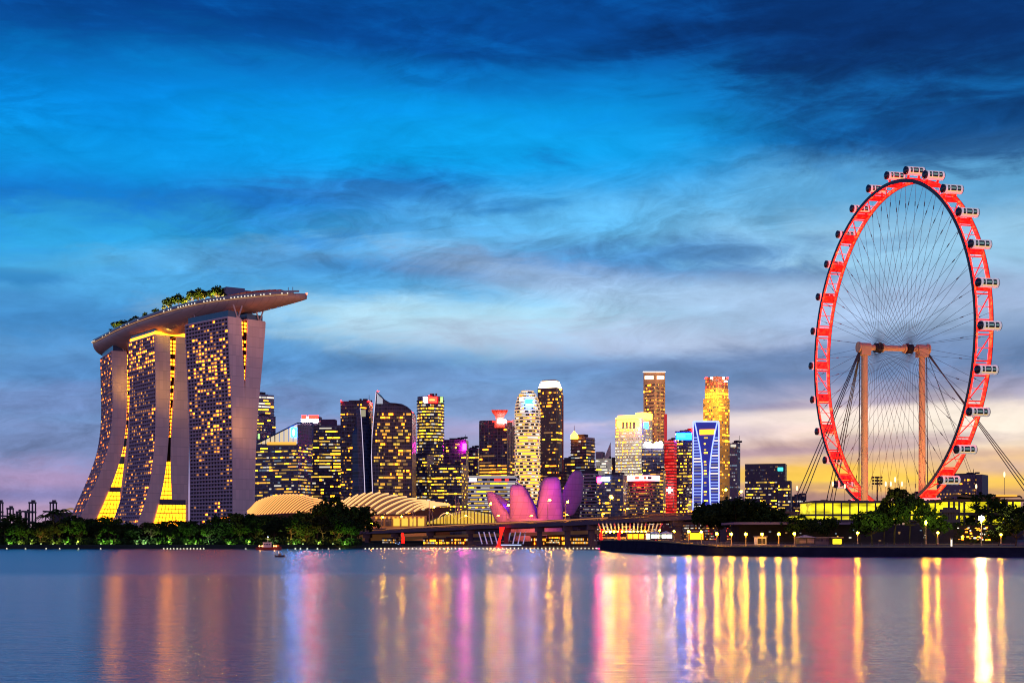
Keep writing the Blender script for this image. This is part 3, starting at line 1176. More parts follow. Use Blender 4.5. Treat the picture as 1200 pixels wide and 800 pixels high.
def cr_spline(P_, n):
    out = []
    P2 = [Vector(p) for p in P_]
    P2 = [P2[0] * 2 - P2[1]] + P2 + [P2[-1] * 2 - P2[-2]]
    segs = len(P2) - 3
    for i in range(n + 1):
        u = i / n * segs
        k = min(int(u), segs - 1)
        f = u - k
        a, b, c, d = P2[k:k + 4]
        out.append(0.5 * ((2 * b) + (c - a) * f + (2 * a - 5 * b + 4 * c - d) * f * f + (3 * b - a - 3 * c + d) * f ** 3))
    return out


NC = 60
cl = cr_spline(CL, NC)
ZD = 208.5
rings, edge_n, deck_pts = [], [], []
for i, c in enumerate(cl):
    f = i / NC
    a, b = cl[max(0, i - 1)], cl[min(NC, i + 1)]
    d = (b - a).normalized()
    nrm = Vector((d.y, -d.x))
    if nrm.y > 0:
        nrm = -nrm                                  # towards the viewer
    hw = 20.0 * min(1.0, (math.sin(min(1.0, f / 0.42) * PI / 2)) ** 0.6 + 0.04) * (1.0 if f < 0.93 else math.sqrt(max(0.0, 1 - ((f - 0.93) / 0.07) ** 2)) * 0.97 + 0.03)
    dep = 15.5 * min(1.0, 0.3 + 0.8 * (min(1.0, f / 0.40)) ** 0.9) * (1.0 if f < 0.9 else 0.35 + 0.65 * math.sqrt(max(0, 1 - ((f - 0.9) / 0.1) ** 2)))
    zd = ZD + 1.5 * max(0, 0.2 - f) * 5
    ring = []
    for k in range(17):
        th = PI * k / 16
        # flat deck edge, raked sides, rounded keel
        ring.append((c.x + nrm.x * hw * math.cos(th), c.y + nrm.y * hw * math.cos(th), zd - dep * math.sin(th) ** 0.8))
    rings.append(ring)
    edge_n.append(Vector((c.x + nrm.x * hw, c.y + nrm.y * hw, zd)))
    deck_pts.append((c, nrm, hw, zd))
hull = MB().loft(rings).build('sky_park', HULL, hotel, HO, smooth=True)
# rim band, parapet and the string of small lamps along it
rim = MB()
rim.path([p + Vector((0, 0, 0.3)) for p in edge_n[2:-1]], 0.9, 6)
rim.build('deck_rim', mat('rim_grey', (0.25, 0.24, 0.28), 0.5, var=0.1), hull, HO)
par = MB()
pts_ = [p + Vector((0, 0, 1.0)) for p in edge_n[1:-1]]
for a, b in zip(pts_, pts_[1:]):
    par.quad(a, b, b + z * 1.6, a + z * 1.6)
par.build('parapet_glass', mat('parapet_glass', (0.15, 0.17, 0.22), 0.3, var=0.2), hull, HO)
rnd = random.Random(4)
for i in range(3, NC - 2):
    for s in range(2 if 6 < i < 24 else 1):
        if rnd.random() < (0.85 if 6 < i < 24 else 0.3):
            p = edge_n[i].lerp(edge_n[i + 1], s / 2.0)
            n_ = deck_pts[i][1]
            q = p + Vector((n_.x, n_.y, 0)) * 1.1 + z * 0.2
            MB().box(q, (0.8, 0.8, 0.8)).build('deck_lamp', GW['wb'] if i < 24 else GW['wm'], hull, HO)
wl2 = MB()
wl2.path([p + Vector((0, 0, -1.1)) + Vector((deck_pts[i_ + 3][1].x, deck_pts[i_ + 3][1].y, 0)) * 0.9 for i_, p in enumerate(edge_n[3:-3])], 0.28, 4)
wl2.build('rim_light_strip', glow('rim_warm_strip', (1.0, 0.5, 0.2), 0.55), hull, HO)
# penthouse block, long canopy, masts, deck pavilions
c, n_, hw, zd = deck_pts[16]
ph = MB()
Pc = XY(275, 1190)
ph.box((Pc.x, Pc.y, zd + 6.5), (25, 14, 9.5), 0.55)
ph.box((Pc.x - 1, Pc.y, zd + 12.2), (17, 10, 2.0), 0.55)
ph.build('penthouse', mat('penthouse_grey', (0.12, 0.15, 0.24), 0.6, var=0.2, vs=0.1), hull, HO)
cp = MB()
for i in range(5, 14):
    c, n_, hw, zd = deck_pts[i]
    c2 = deck_pts[i + 1][0]
    d = (c2 - c)
    L = d.length
    cp.box(((c.x + c2.x) / 2, (c.y + c2.y) / 2, zd + 4.3 + math.sin((i - 5) / 9 * PI) * 1.2), (L * 1.02, hw * 0.9, 1.2), math.atan2(d.y, d.x))
cp.build('canopy', mat('canopy_red', (0.35, 0.08, 0.05), 0.6, var=0.3), hull, HO)
for i in range(5, 14):
    c, n_, hw, zd = deck_pts[i]
    MB().box((c.x + n_.x * hw * 0.5, c.y + n_.y * hw * 0.5, zd + 2.9), (2.2, 1.4, 1.2)).build('restaurant_lamp', glow('restaurant_red', (1.0, 0.16, 0.08), 1.4), hull, HO)
MB().ball((Pc.x + 13, Pc.y - 14, ZD + 4.5), 1.3).build('beacon', glow('beacon_red', (1.0, 0.12, 0.05), 6.0), hull, HO)
MB().ball((cl[0].x, cl[0].y, ZD + 1.5), 0.9).build('beacon', MATS['beacon_red'], hull, HO)
for k in (3, 4):
    c = deck_pts[k][0]
    MB().tube((c.x, c.y, ZD - 1), (c.x, c.y, ZD + 8), 0.3, n=5).build('mast', STEEL, hull, HO)
# warm garden lights on the deck
def deck_at(px, inn):
    j = min(range(4, NC - 1), key=lambda k: abs(600 + edge_n[k].x / edge_n[k].y * F - px))
    n2 = deck_pts[j][1]
    return Vector((edge_n[j].x - n2.x * inn, edge_n[j].y - n2.y * inn))


for px, D, pw in ((120, 1428, 1), (132, 1400, 1.6), (138, 1385, 1.2), (168, 1335, .8), (183, 1308, 1), (193, 1290, 1.8), (203, 1272, 1.9), (212, 1256, 2), (221, 1246, 1.8), (231, 1235, 1.6), (251, 1212, 1.6)):
    p = deck_at(px, 3.0)
    lamp((p.x, p.y - 1, ZD + 3.0), (1.0, 0.62, 0.10), 22000 * pw, 0.8, 'POINT')
    MB().box((p.x, p.y - 1, ZD + 2.2), (1.6, 1.2, 1.0)).build('garden_lamp', GW['ob'], hull, HO)

# trees of the roof garden
TS = [(147, 1376), (124, 1418), (129, 1405), (135, 1396), (141, 1385), (152, 1366), (163, 1346), (174, 1326), (184, 1309), (193, 1297), (199, 1284), (205, 1279), (211, 1268), (217, 1262), (223, 1254), (229, 1247), (234, 1241), (240, 1234), (246, 1228), (251, 1222), (257, 1218)]
hts = {193: 13, 199: 14, 205: 10, 211: 10, 217: 13, 223: 14, 229: 12, 234: 11, 240: 10, 246: 12, 251: 13, 124: 7, 129: 11, 135: 10, 141: 8}
for i, (px, D) in enumerate(sorted(TS)):
    h = hts.get(px, 7.5)
    q_ = deck_at(px, 6.0)
    D = q_.y
    px2 = 600 + q_.x / D * F
    yt = HZ - (ZD + 0.5 + h - CH) * F / D
    place_tree([3, 0, 1, 4][i % 4], px2, yt, D, ZD + 0.4, '%s tree in the roof garden on the boat-shaped deck, %s from the left' % ('taller leafy' if h > 9 else 'low dark', ORD[i]), 'trees of the roof garden', 1.0)

# soft warm light thrown up onto the hotel blades and hull from its own terraces
lamp(P(199, 455, 1235), (1.0, 0.50, 0.04), 16000, 2.0)
lamp(P(147, 450, 1345), (1.0, 0.50, 0.04), 14000, 2.0)
lamp(P(287, 500, 1136), (1.0, 0.45, 0.08), 12000, 3.0)
lamp(P(196, 388, 1246), (1.0, 0.6, 0.08), 9000, 2.0)
lamp(P(325, 385, 1110), (1.0, 0.42, 0.2), 40000, 4.0, aim=P(325, 350, 1160))

# ------------------------------------------------------------------ the observation wheel
WD = 632.0
WX = (1047 - 600) / F * WD
WZ = ZY(408, WD)
WR = 75.0
pa = Vector((0.22, -0.975, 0)).normalized()
ax = Vector((0.975, 0.22, 0)).normalized()
zz = Vector((0, 0, 1))
WC = Vector((WX, WD, WZ))
wheel = thing('observation_wheel', 'giant red-lit observation wheel on two tall columns beside the water', 'ferris wheel', (WX, WD, 3.2))
wo_ = wheel.location.copy()
GLOWR = mat('red_glow_chord', (0.2, 0.02, 0.015), 0.4, 0, (1.0, 0.012, 0.005), 4, 0, sample='AUTO')
GLOWS = mat('red_glow_strut', (0.2, 0.02, 0.015), 0.4, 0, (1.0, 0.05, 0.02), 0.8, 0, sample='NONE')
GLOWP = mat('red_glow_gusset', (0.2, 0.02, 0.015), 0.4, 0, (1.0, 0.09, 0.03), 1.1, 0, sample='NONE')
# red LED light put into the rim steel as emission, varied by noise
for m_, lo, hi in ((GLOWR, 8.0, 24.0), (GLOWS, 0.35, 3.0), (GLOWP, 0.4, 4.0)):
    t_ = m_.node_tree
    b_ = t_.nodes['Principled BSDF']
    g_ = t_.nodes.new('ShaderNodeTexCoord')
    n_ = t_.nodes.new('ShaderNodeTexNoise')
    n_.inputs['Scale'].default_value = 0.6
    n_.inputs['Detail'].default_value = 3
    t_.links.new(g_.outputs['Object'], n_.inputs['Vector'])
    r_ = t_.nodes.new('ShaderNodeMapRange')
    r_.inputs[1].default_value = 0.35
    r_.inputs[2].default_value = 0.68
    r_.inputs[3].default_value = lo
    r_.inputs[4].default_value = hi
    t_.links.new(n_.outputs['Fac'], r_.inputs[0])
    t_.links.new(r_.outputs[0], b_.inputs['Emission Strength'])
    cr_ = t_.nodes.new('ShaderNodeMix')
    cr_.data_type = 'RGBA'
    r2_ = t_.nodes.new('ShaderNodeMapRange')
    r2_.inputs[1].default_value = 0.5
    r2_.inputs[2].default_value = 0.75
    t_.links.new(n_.outputs['Fac'], r2_.inputs[0])
    t_.links.new(r2_.outputs[0], cr_.inputs[0])
    cr_.inputs[6].default_value = (1.0, 0.004, 0.002, 1)
    cr_.inputs[7].default_value = (1.0, 0.018, 0.003, 1)
    t_.links.new(cr_.outputs[2], b_.inputs['Emission Color'])
RIMD = mat('unlit_rim_steel', (0.05, 0.045, 0.06), 0.5, 0.3, var=0.2)
CABLE = mat('cable_steel', (0.03, 0.035, 0.06), 0.5, 0.2, var=0.1)


def wp(phi, r, a=0.0):
    return WC + pa * (r * math.cos(phi)) + zz * (r * math.sin(phi)) + ax * a


HWR = 3.35
NS = 168
for sgn in (-1, 1):
    ring = []
    for i in range(NS):
        ph = 2 * PI * i / NS
        r0, r1 = WR - 0.5, WR + 0.5
        ring.append([wp(ph, r0, sgn * HWR - 0.45), wp(ph, r1, sgn * HWR - 0.45), wp(ph, r1, sgn * HWR + 0.45), wp(ph, r0, sgn * HWR + 0.45)])
    ring.append(ring[0])
    MB().loft(ring, cap=False).build('rim_ring', GLOWR, wheel, wo_)
    # unlit outer flange facing outwards
    ring = []
    for i in range(NS + 1):
        ph = 2 * PI * i / NS
        a0 = sgn * (HWR + 0.47)
        a1 = sgn * (HWR + 0.72)
        a0, a1 = min(a0, a1), max(a0, a1)
        ring.append([wp(ph, WR - 0.85, a0), wp(ph, WR + 0.85, a0), wp(ph, WR + 0.85, a1), wp(ph, WR - 0.85, a1)])
    MB().loft(ring, cap=False).build('rim_flange', RIMD, wheel, wo_)
NB = 28
ph0 = 2 * PI * -0.08 / NB
for i in range(NB):
    lat = MB()
    gus = MB()
    p0 = ph0 + 2 * PI * i / NB
    st_ = 2 * PI / NB
    gus.obox(wp(p0 - 0.1 * st_, WR - 0.5, -HWR + 0.5), wp(p0 + 0.1 * st_, WR - 0.5, -HWR + 0.5) - wp(p0 - 0.1 * st_, WR - 0.5, -HWR + 0.5), ax * (2 * HWR - 1.0), (wp(p0, WR + 0.1) - wp(p0, WR)) * 6)
    for q in (-0.18, 0.18):
        lat.tube(wp(p0 + q * st_, WR, -HWR), wp(p0 + q * st_, WR, HWR), 0.28, n=6, caps=False)
    lat.tube(wp(p0 + 0.18 * st_, WR, -HWR), wp(p0 + 0.82 * st_, WR, HWR), 0.24, n=5, caps=False)
    lat.tube(wp(p0 + 0.5 * st_, WR, -HWR), wp(p0 + 0.5 * st_, WR, HWR), 0.14, n=5, caps=False)
    lat.build('rim_bay', GLOWS, wheel, wo_)
    gus.build('rim_gusset', GLOWP, wheel, wo_)
# hub, axle, spokes
axl = MB()
axl.tube(WC - ax * 14.5, WC + ax * 14.5, 1.3, n=16)
for s_ in (-1, 1):
    axl.tube(WC + ax * (s_ * 5.2), WC + ax * (s_ * 5.9), 2.1, n=16)
COLM = mat('column_paint', (0.50, 0.36, 0.22), 0.6, var=0.12, vs=0.3)
axl.build('axle', COLM, wheel, wo_, smooth=False)
for s_ in (-1, 1):
    h = MB().tube(WC + ax * (s_ * 7.2), WC + ax * (s_ * 9.4), 2.2, n=20)
    h.tube(WC + ax * (s_ * 6.6), WC + ax * (s_ * 7.1), 2.5, n=20)
    h.build('hub_flange', BLACKM, wheel, wo_)
for i in range(48):
    ph = 2 * PI * (i + 0.5) / 48
    for s_ in (-1, 1):
        a = WC + ax * (s_ * 8.3) + (wp(ph + s_ * 0.5, 2.7) - WC)
        b = wp(ph, WR - 0.6, -s_ * HWR * 0.0 + s_ * HWR)
        m = MB().tube(a, b, 0.07, n=4, caps=False)
        c = a.lerp(b, 0.86)
        d = (b - a).normalized()
        m.tube(c, c + d * 2.0, 0.2, n=5)
        m.build('spoke', CABLE, wheel, wo_)
# two support columns with head castings
for s_, px in ((-1, 1013), (1, 1081)):
    top = WC + ax * (s_ * 14.6)
    base = Vector((top.x + 0.0, top.y, 3.0))
    MB().tube(base, top + zz * 1.0, 1.7, 1.45, n=20).build('support_column', COLM, wheel, wo_, smooth=False)
    h = MB().tube(top - ax * 2.6, top + ax * 2.6, 2.1, n=16)
    h.box(top + zz * -2.0, (4.6, 4.2, 3.4), 0.22)
    h.tube(top + ax * (s_ * 2.6), top + ax * (s_ * 3.3), 2.5, n=16)
    h.build('column_head', COLM, wheel, wo_)
    MB().tube(top + ax * (s_ * 2.3) + zz * -1, Vector((top.x + ax.x * s_ * 2.8, top.y, 4)), 0.22, n=6).build('stay_cable', CABLE, wheel, wo_)
lh = WC - ax * 16.5
rh = WC + ax * 16.5
for tgt, k, rr_ in ((P(926, 612, 612), 3, 0.2), (P(968, 612, 680), 3, 0.2), (P(1222, 598, 625), 3, 0.2), (P(1160, 612, 760), 2, 0.1)):
    src = lh if tgt.x < WX else rh
    for j in range(k):
        o_ = Vector((j * 2.2 - 2.2, 0, 0))
        MB().tube(src + Vector((0, 0, -j * 0.7)), tgt + o_, rr_, n=6).build('stay_cable', CABLE, wheel, wo_)
# capsules
CSH = mat('capsule_shell_glow', (0.8, 0.8, 0.82), 0.35, 0, (1.0, 0.98, 0.95), 0.28, 0, sample='NONE')  # white shell paint given emission of its own to read brighter
CGL = mat('capsule_glass', (0.02, 0.03, 0.05), 0.1, var=0.3)
CGI = glow('capsule_interior', (0.35, 0.65, 0.62), 0.35)
CFL = glow('capsule_floor_glow', (1.0, 0.6, 0.2), 1.0)  # emissive strip added for the golden tone of the underside


def capsule(phi):
    c = wp(phi, WR + 4.3)
    R_ = 1.9
    LL = 4.3
    e1 = Vector((0, 1, 0)) - ax * ax.y
    e1.normalize()
    if e1.y > 0:
        e1 = -e1                                    # horizontal, towards the viewer side

    def cp(a, th, r=R_):
        return c + ax * a + (e1 * math.cos(th) + zz * math.sin(th)) * r
    g = MB()
    rings = []
    for a, r in ((-LL - 0.9, 0.5), (-LL - 0.7, 1.3), (-LL - 0.3, 1.9), (-LL + 0.3, R_ - 0.12), (LL - 0.3, R_ - 0.12), (LL + 0.3, 1.9), (LL + 0.7, 1.3), (LL + 0.9, 0.5)):
        rings.append([cp(a, 2 * PI * k / 16, r) for k in range(16)])
    g.loft(rings)
    cap = g.build('capsule', CGL, wheel, wo_, smooth=True)
    fr = MB()
    # roof and floor plates, end hoops and window posts
    for th0, th1 in ((0.78, 2.3), (-2.3, -0.85)):
        rr_ = []
        for a in (-LL + 0.9, LL - 0.1):
            ring = [cp(a, th0 + (th1 - th0) * k / 6, R_ + 0.02) for k in range(7)] + [cp(a, th1 - (th1 - th0) * k / 6, R_ - 0.2) for k in range(7)]
            rr_.append(ring)
        fr.loft(rr_)
    for a0, a1 in ((-LL + 0.6, -LL + 1.5), (-1.7, -1.3), (1.3, 1.7), (LL - 0.9, LL)):
        fr.loft([[cp(a, 2 * PI * k / 16, r) for k in range(16)] for a, r in ((a0, R_ - 0.15), (a0, R_ + 0.08), (a1, R_ + 0.08), (a1, R_ - 0.15))])
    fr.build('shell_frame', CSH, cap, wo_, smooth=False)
    it = MB()
    for a0, a1 in ((-LL + 1.9, -2.0), (-1.0, 1.0), (2.0, LL - 1.2)):
        it.quad(cp(a0, -0.15, R_ - 0.06), cp(a1, -0.15, R_ - 0.06), cp(a1, 0.28, R_ - 0.06), cp(a0, 0.28, R_ - 0.06))
    it.build('cabin_light', CGI, cap, wo_)
    fl = MB()
    fl.quad(cp(-LL + 1.0, -0.78, R_ + 0.06), cp(LL - 0.4, -0.78, R_ + 0.06), cp(LL - 0.4, -0.56, R_ + 0.06), cp(-LL + 1.0, -0.56, R_ + 0.06))
    fl.build('floor_glow', CFL, cap, wo_)
    mt_ = MB()
    for a in (-2.6, 2.6):
        mt_.tube(wp(phi, WR + 0.3, a), wp(phi, WR + 4.3 - R_, a), 0.55, n=6)
    mt_.tube(wp(phi - 0.02, WR + 0.9, -3), wp(phi - 0.02, WR + 0.9, 3), 0.4, n=6)
    mt_.tube(wp(phi + 0.02, WR + 0.9, -3), wp(phi + 0.02, WR + 0.9, 3), 0.4, n=6)
    mt_.build('capsule_mount', GLOWP, cap, wo_)


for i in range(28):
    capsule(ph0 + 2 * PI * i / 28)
# lamps that colour the columns
lamp((WX - 25, WD - 60, 5), (1.0, 0.50, 0.16), 210000, 1.0, 'SPOT', (WX, WD, 60), 75)
lamp((WX + 30, WD - 45, 5), (1.0, 0.42, 0.12), 210000, 1.0, 'SPOT', (WX + 16, WD, 60), 75)

# ------------------------------------------------------------------ the city behind the bay
def ray_hit(c, d, px):
    """point c + t*d that projects to photo column px"""
    u = (px - 600.0) / F
    t = (u * c.y - c.x) / (d.x - u * d.y)
    return c + d * t


def plan2(L, C, R, D, a, depth=None):
    """plan of a block whose nearest corner shows at column C, its left face ends at L and its right face at R; a: turn in degrees"""
    a = math.radians(a) + math.atan((C - 600.0) / F)      # turned relative to the line of sight
    c = XY(C, D)
    dl = Vector((-math.cos(a), math.sin(a)))
    dr = Vector((math.sin(a), math.cos(a)))
    left = ray_hit(c, dl, L) if C - L > 0.5 else c + dl * (depth or 25)
    right = ray_hit(c, dr, R) if R - C > 0.5 else c + dr * (depth or 25)
    return [c, right, right + (left - c), left]


def plan_round(L, R, D, squash=1.0, n=28):
    r = (R - L) / 2.0 * D / F
    c = XY((L + R) / 2.0, D + r * squash)
    return [Vector((c.x + r * math.sin(2 * PI * k / n), c.y - r * squash * math.cos(2 * PI * k / n))) for k in range(n)]


def wall_windows(A, B, z0, za, zb, fh, cw, p, pal, rnd, floors=None, runs=(1, 5), wh=0.55, gap=0.25, out=0.14):
    """lit window runs on the wall from A to B (plan points), roof line from za to zb"""
    res = []
    d = (B - A)
    L = d.length
    if L < 2:
        return res
    d = d / L
    n = Vector((d.y, -d.x))
    mid = (A + B) / 2
    if n.dot(mid) > 0:
        n = -n
        if n.dot(mid) > 0:
            return res
    cosv = abs(n.dot(mid.normalized()))
    if cosv < 0.06:
        return res
    cw = cw * 0.72
    p = p * 0.82
    if cosv < 0.35:
        cw = cw * 1.6
        p = p * 0.6
    nc = max(1, int(round(L / cw)))
    cw = L / nc
    nf = int((max(za, zb) - z0) / fh)
    for i in range(nf):
        zl = z0 + fh * i + fh * (1 - wh) / 2
        zh = zl + fh * wh
        pf = p * rnd.choice([0.3, 0.6, 0.9, 1.0, 1.2, 1.6])
        if floors:
            pf = floors((i + 0.5) / nf, pf)
        j = 0
        while j < nc:
            k = min(rnd.choice([runs[0], rnd.randint(*runs), rnd.randint(runs[0], max(runs[0], runs[1] // 2))]), nc - j)
            if rnd.random() < pf:
                s0, s1 = (j + gap * 0.5) * cw, (j + k - gap * 0.5) * cw
                roof = min(za + (zb - za) * s0 / L, za + (zb - za) * s1 / L)
                if zh < roof - fh * 0.3:
                    a, b = A + d * s0 + n * out, A + d * s1 + n * out
                    res.append(((s1 - s0) * (zh - zl), (a, b, zl, zh - rnd.choice([0, 0, 0.15, 0.3]) * (zh - zl)), rnd.choice(pal)))
            elif p > 0 and rnd.random() < 0.30:
                s0, s1 = (j + gap * 0.5) * cw, (j + 1 - gap * 0.5) * cw
                roof = za + (zb - za) * s0 / L
                if zh < roof - fh * 0.3:
                    a, b = A + d * s0 + n * out, A + d * s1 + n * out
                    res.append((0.1, (a, b, zl, zh), rnd.choice(['faint', 'faint', 'faintw', 'od'])))
                    k = 1
            j += k
    return res


def put_windows(root, wins, off, cap=100, big=1.0):
    wins.sort(key=lambda w: -w[0])
    bulk = {}
    for c, (ar, (a, b, zl, zh), k) in enumerate(wins):
        q = ((a.x, a.y, zl), (b.x, b.y, zl), (b.x, b.y, zh), (a.x, a.y, zh))
        if c < cap:
            MB().quad(*q).build('window', GW[k], root, off)
        else:
            bulk.setdefault(k, MB()).quad(*q)
    if bulk:
        allb = MB()
        mats, idx = [], []
        for k, mb in bulk.items():
            mats.append(GW[k])
            i0 = len(allb.v)
            allb.v += mb.v
            allb.f += [tuple(i0 + a for a in f) for f in mb.f]
            idx += [len(mats) - 1] * len(mb.f)
        o = allb.build('lit_windows', mats, root, off)
        o.data.polygons.foreach_set('material_index', idx)
        o['kind'] = 'stuff'


def scale_plan(pts, s):
    c = sum((Vector(p) for p in pts), Vector((0, 0))) / len(pts)
    return [c + (Vector(p) - c) * s for p in pts]


BCOUNT = [0]


def block(name, label, plan, D, ytop, body=None, bands=None, fh=3.7, cw=3.0, p=0.35, pal='yel', ybase=607, floors=None, runs=(1, 4), wh=0.46,
          ytops=None, cat='tower', cap=60, plant=True, parapet=True, z0=None, band_h=0.22, seed=None, wins=True, gap=0.25, fins=None):
    """a multi-storey building; fh, cw in photo pixels at distance D"""
    BCOUNT[0] += 1
    rnd = random.Random(seed or BCOUNT[0] * 7)
    body = body or GLASS_D
    m = D / F
    ztops = [ZY(y, plan[i].y) for i, y in enumerate(ytops)] if ytops else [ZY(ytop, D)] * len(plan)
    c = sum((Vector(q) for q in plan), Vector((0, 0))) / len(plan)
    root = thing(name, label, cat, (c.x, c.y, 2.2))
    off = root.location.copy()
    MB().prism(plan, 2.2, ztops).build('body', body, root, off)
    fhm, cwm = fh * m, cw * m
    zb_ = ZY(ybase, D) if z0 is None else z0
    if bands is not None:
        mb = MB()
        o_ = scale_plan(plan, 1.0 + 0.9 / max(10, (plan[0] - c).length))
        nf = int((max(ztops) - zb_) / fhm)
        lowest = min(ztops)
        for i in range(nf + 1):
            z = zb_ + i * fhm
            if z < lowest - 1:
                mb.prism(o_, z - fhm * band_h / 2, z + fhm * band_h / 2)
        mb.build('spandrel_bands', bands, root, off)
    if fins is not None:
        mb = MB()
        for i in range(len(plan)):
            A, B = plan[i], plan[(i + 1) % len(plan)]
            L = (B - A).length
            k = max(1, int(L / (cwm * fins[1])))
            d = (B - A) / L
            n_ = Vector((d.y, -d.x))
            for j in range(k + 1):
                q = A + d * (L * j / k)
                zt = ztops[i] + (ztops[(i + 1) % len(plan)] - ztops[i]) * j / k
                mb.box((q.x, q.y, (2.3 + zt) / 2), (0.9, 0.9, zt - 2.3), math.atan2(d.y, d.x))
        mb.build('mullion_fins', fins[0], root, off)
    if wins:
        ws = []
        for i in range(len(plan)):
            A, B = plan[i], plan[(i + 1) % len(plan)]
            ws += wall_windows(A, B, zb_, ztops[i], ztops[(i + 1) % len(plan)], fhm, cwm, p, PAL[pal].split(), rnd, floors, runs, wh, gap,
                               out=0.7 if fins else 0.25)
        put_windows(root, ws, off, cap)
    if parapet and not ytops:
        mb = MB()
        o_ = scale_plan(plan, 1.004)
        mb.prism(o_, ztops[0] + 0.01, ztops[0] + 1.2 * m)
        mb.build('parapet', body, root, off)
    if plant and not ytops:
        o_ = scale_plan(plan, 0.5)
        mb = MB().prism(o_, ztops[0] + 1.25 * m, ztops[0] + (1.5 + rnd.uniform(0.8, 2.2)) * m)
        p_ = o_[0]
        if rnd.random() < 0.6:
            mb.tube((p_.x + 6, p_.y + 6, ztops[0]), (p_.x + 6, p_.y + 6, ztops[0] + rnd.uniform(6, 12) * m), 0.45, 0.2, n=5)
        for _k in range(3):
            mb.box((p_.x + rnd.uniform(-4, 8), p_.y + rnd.uniform(0, 8), ztops[0] + rnd.uniform(2.5, 4) * m), (rnd.uniform(2, 4), 3, 2.0 * m))
        mb.box((p_.x + 2, p_.y + 3, ztops[0] + 3.5 * m), (5, 4, 2.5 * m))
        mb.build('plant_room', CONC_D, root, off)
    return root, plan, ztops, off


def face_pt(plan, i, f, y, out=0.5):
    """a point on face i (from vertex i to i+1) at fraction f, photo row y"""
    A, B = plan[i], plan[(i + 1) % len(plan)]
    q = A.lerp(B, f)
    d = (B - A).normalized()
    n = Vector((d.y, -d.x))
    if n.dot(q) > 0:
        n = -n
    q = q + n * out
    return Vector((q.x, q.y, ZY(y, q.y)))


def sign(root, off, plan, i, f0, f1, y0, y1, m, out=0.6, name='sign'):
    a, b = face_pt(plan, i, f0, y1, out), face_pt(plan, i, f1, y1, out)
    h = (y1 - y0) * a.y / F
    d = (b - a)
    n = Vector((d.y, -d.x, 0)).normalized()
    if n.dot(a) > 0:
        n = -n
    return MB().obox(a - n * 0.3, d, n * 0.6, zz * h).build(name, m, root, off)


SW = glow('sign_white', (1.0, 0.78, 0.76), 60.0, 'AUTO')
SR = glow('sign_red', (1.0, 0.002, 0.001), 90.0, 'AUTO')
SC_ = glow('sign_cyan', (0.002, 0.25, 1.0), 90.0, 'AUTO')
SB = glow('sign_blue', (0.01, 0.08, 1.0), 30.0, 'AUTO')
SM = glow('sign_magenta', (1.0, 0.003, 0.6), 140.0, 'AUTO')
SG = glow('sign_green', (0.5, 1.0, 0.3), 1.2, 'AUTO')
SP = glow('sign_pink', (1.0, 0.45, 0.65), 6.0, 'AUTO')
CROWNW = glow('crown_white', (1.0, 0.7, 0.4), 5.0, 'AUTO')
CROWNY = glow('crown_yellow', (1.0, 0.3, 0.02), 16.0, 'AUTO')
LINEW = glow('edge_line_white', (0.9, 0.75, 1.0), 0.9)
LINEB = glow('edge_line_blue', (0.25, 0.32, 1.0), 2.6, 'AUTO')
BLUEG = mat('blue_lit_glass', (0.01, 0.03, 0.16), 0.2, 0, (0.003, 0.03, 0.5), 0.4, 0, sample='AUTO')

# 1 pale blue office tower just right of the hotel
r, pl, zt, of = block('office_tower', 'pale blue banded office tower half hidden by the right-hand hotel tower', plan2(293, 300, 321, 1900, 70), 1900, 463, mat('pale_blue_glass', (0.10, 0.16, 0.24), 0.25, var=0.3, vs=0.05), CONC_G, 3.6, 3, 0.3, 'white', ybase=600, floors=lambda f, p: p * (2.0 if f > 0.5 else 1.2), runs=(3, 9))
block('office_tower', 'short dark blue tower just in front of the pale blue banded one', plan2(296, 301, 323, 1860, 70), 1860, 488, GLASS_B, None, 3.8, 3, 0.35, 'yel', ybase=600)
# 2 office block with the slanted glass top
pl = plan2(298, 349, 366, 1650, 32)
D2 = 1650
r, pl, zt, of = block('office_block', 'wide dark office block with a lit slanting glass roof and cyan sign', pl, D2, 520, GLASS_B, None, 3.7, 2.4, 0.62, 'mix', ybase=600, ytops=[519, 519, 521, 521], runs=(2, 7), cap=100, plant=False)
# slanting glazed top: lit triangular screen
A3, B3 = face_pt(pl, 3, 0.06, 520, 0.2), face_pt(pl, 3, 1.0, 520, 0.2)
tri = MB()
nseg = 9
for i in range(nseg):
    f0, f1 = i / nseg + 0.012, (i + 1) / nseg - 0.012
    a, b = A3.lerp(B3, f0), A3.lerp(B3, f1)
    h0, h1 = 24 * f0 * D2 / F, 24 * f1 * D2 / F
    tri.quad(a, b, b + zz * h1, a + zz * h0)
tri.build('slanting_glass_screen', glow('warm_screen', (1.0, 0.80, 0.52), 0.75), r, of)
fr = MB()
fr.tube(A3 + zz * 0.5, B3 + zz * (24.4 * D2 / F), 0.9, n=6)
fr.tube(B3 + Vector((18, 3, 0)), B3 + Vector((18, 3, 25 * D2 / F)), 0.8, n=6)
fr.tube(B3 + zz * (24.4 * D2 / F), B3 + Vector((18, 3, 25 * D2 / F)), 0.8, n=6)
fr.prism([pl[0] + Vector((0, 0.4)), pl[1] + Vector((0, .4)), pl[1] + Vector((-3, 14)), pl[0] + Vector((-3, 14))], ZY(520, D2), ZY(497, D2))
fr.build('roof_frame', GLASS_B, r, of)
sign(r, of, pl, 3, 0.86, 0.985, 501, 512, SC_, 1.2)
sign(r, of, pl, 3, 0.915, 0.93, 503, 510, SW, 1.6, 'sign_symbol')
sign(r, of, pl, 3, 0.10, 0.14, 508, 514, SG, 1.2)
a, b = face_pt(pl, 3, 0.3, 521, 0.8), face_pt(pl, 3, 0.97, 521, 0.8)
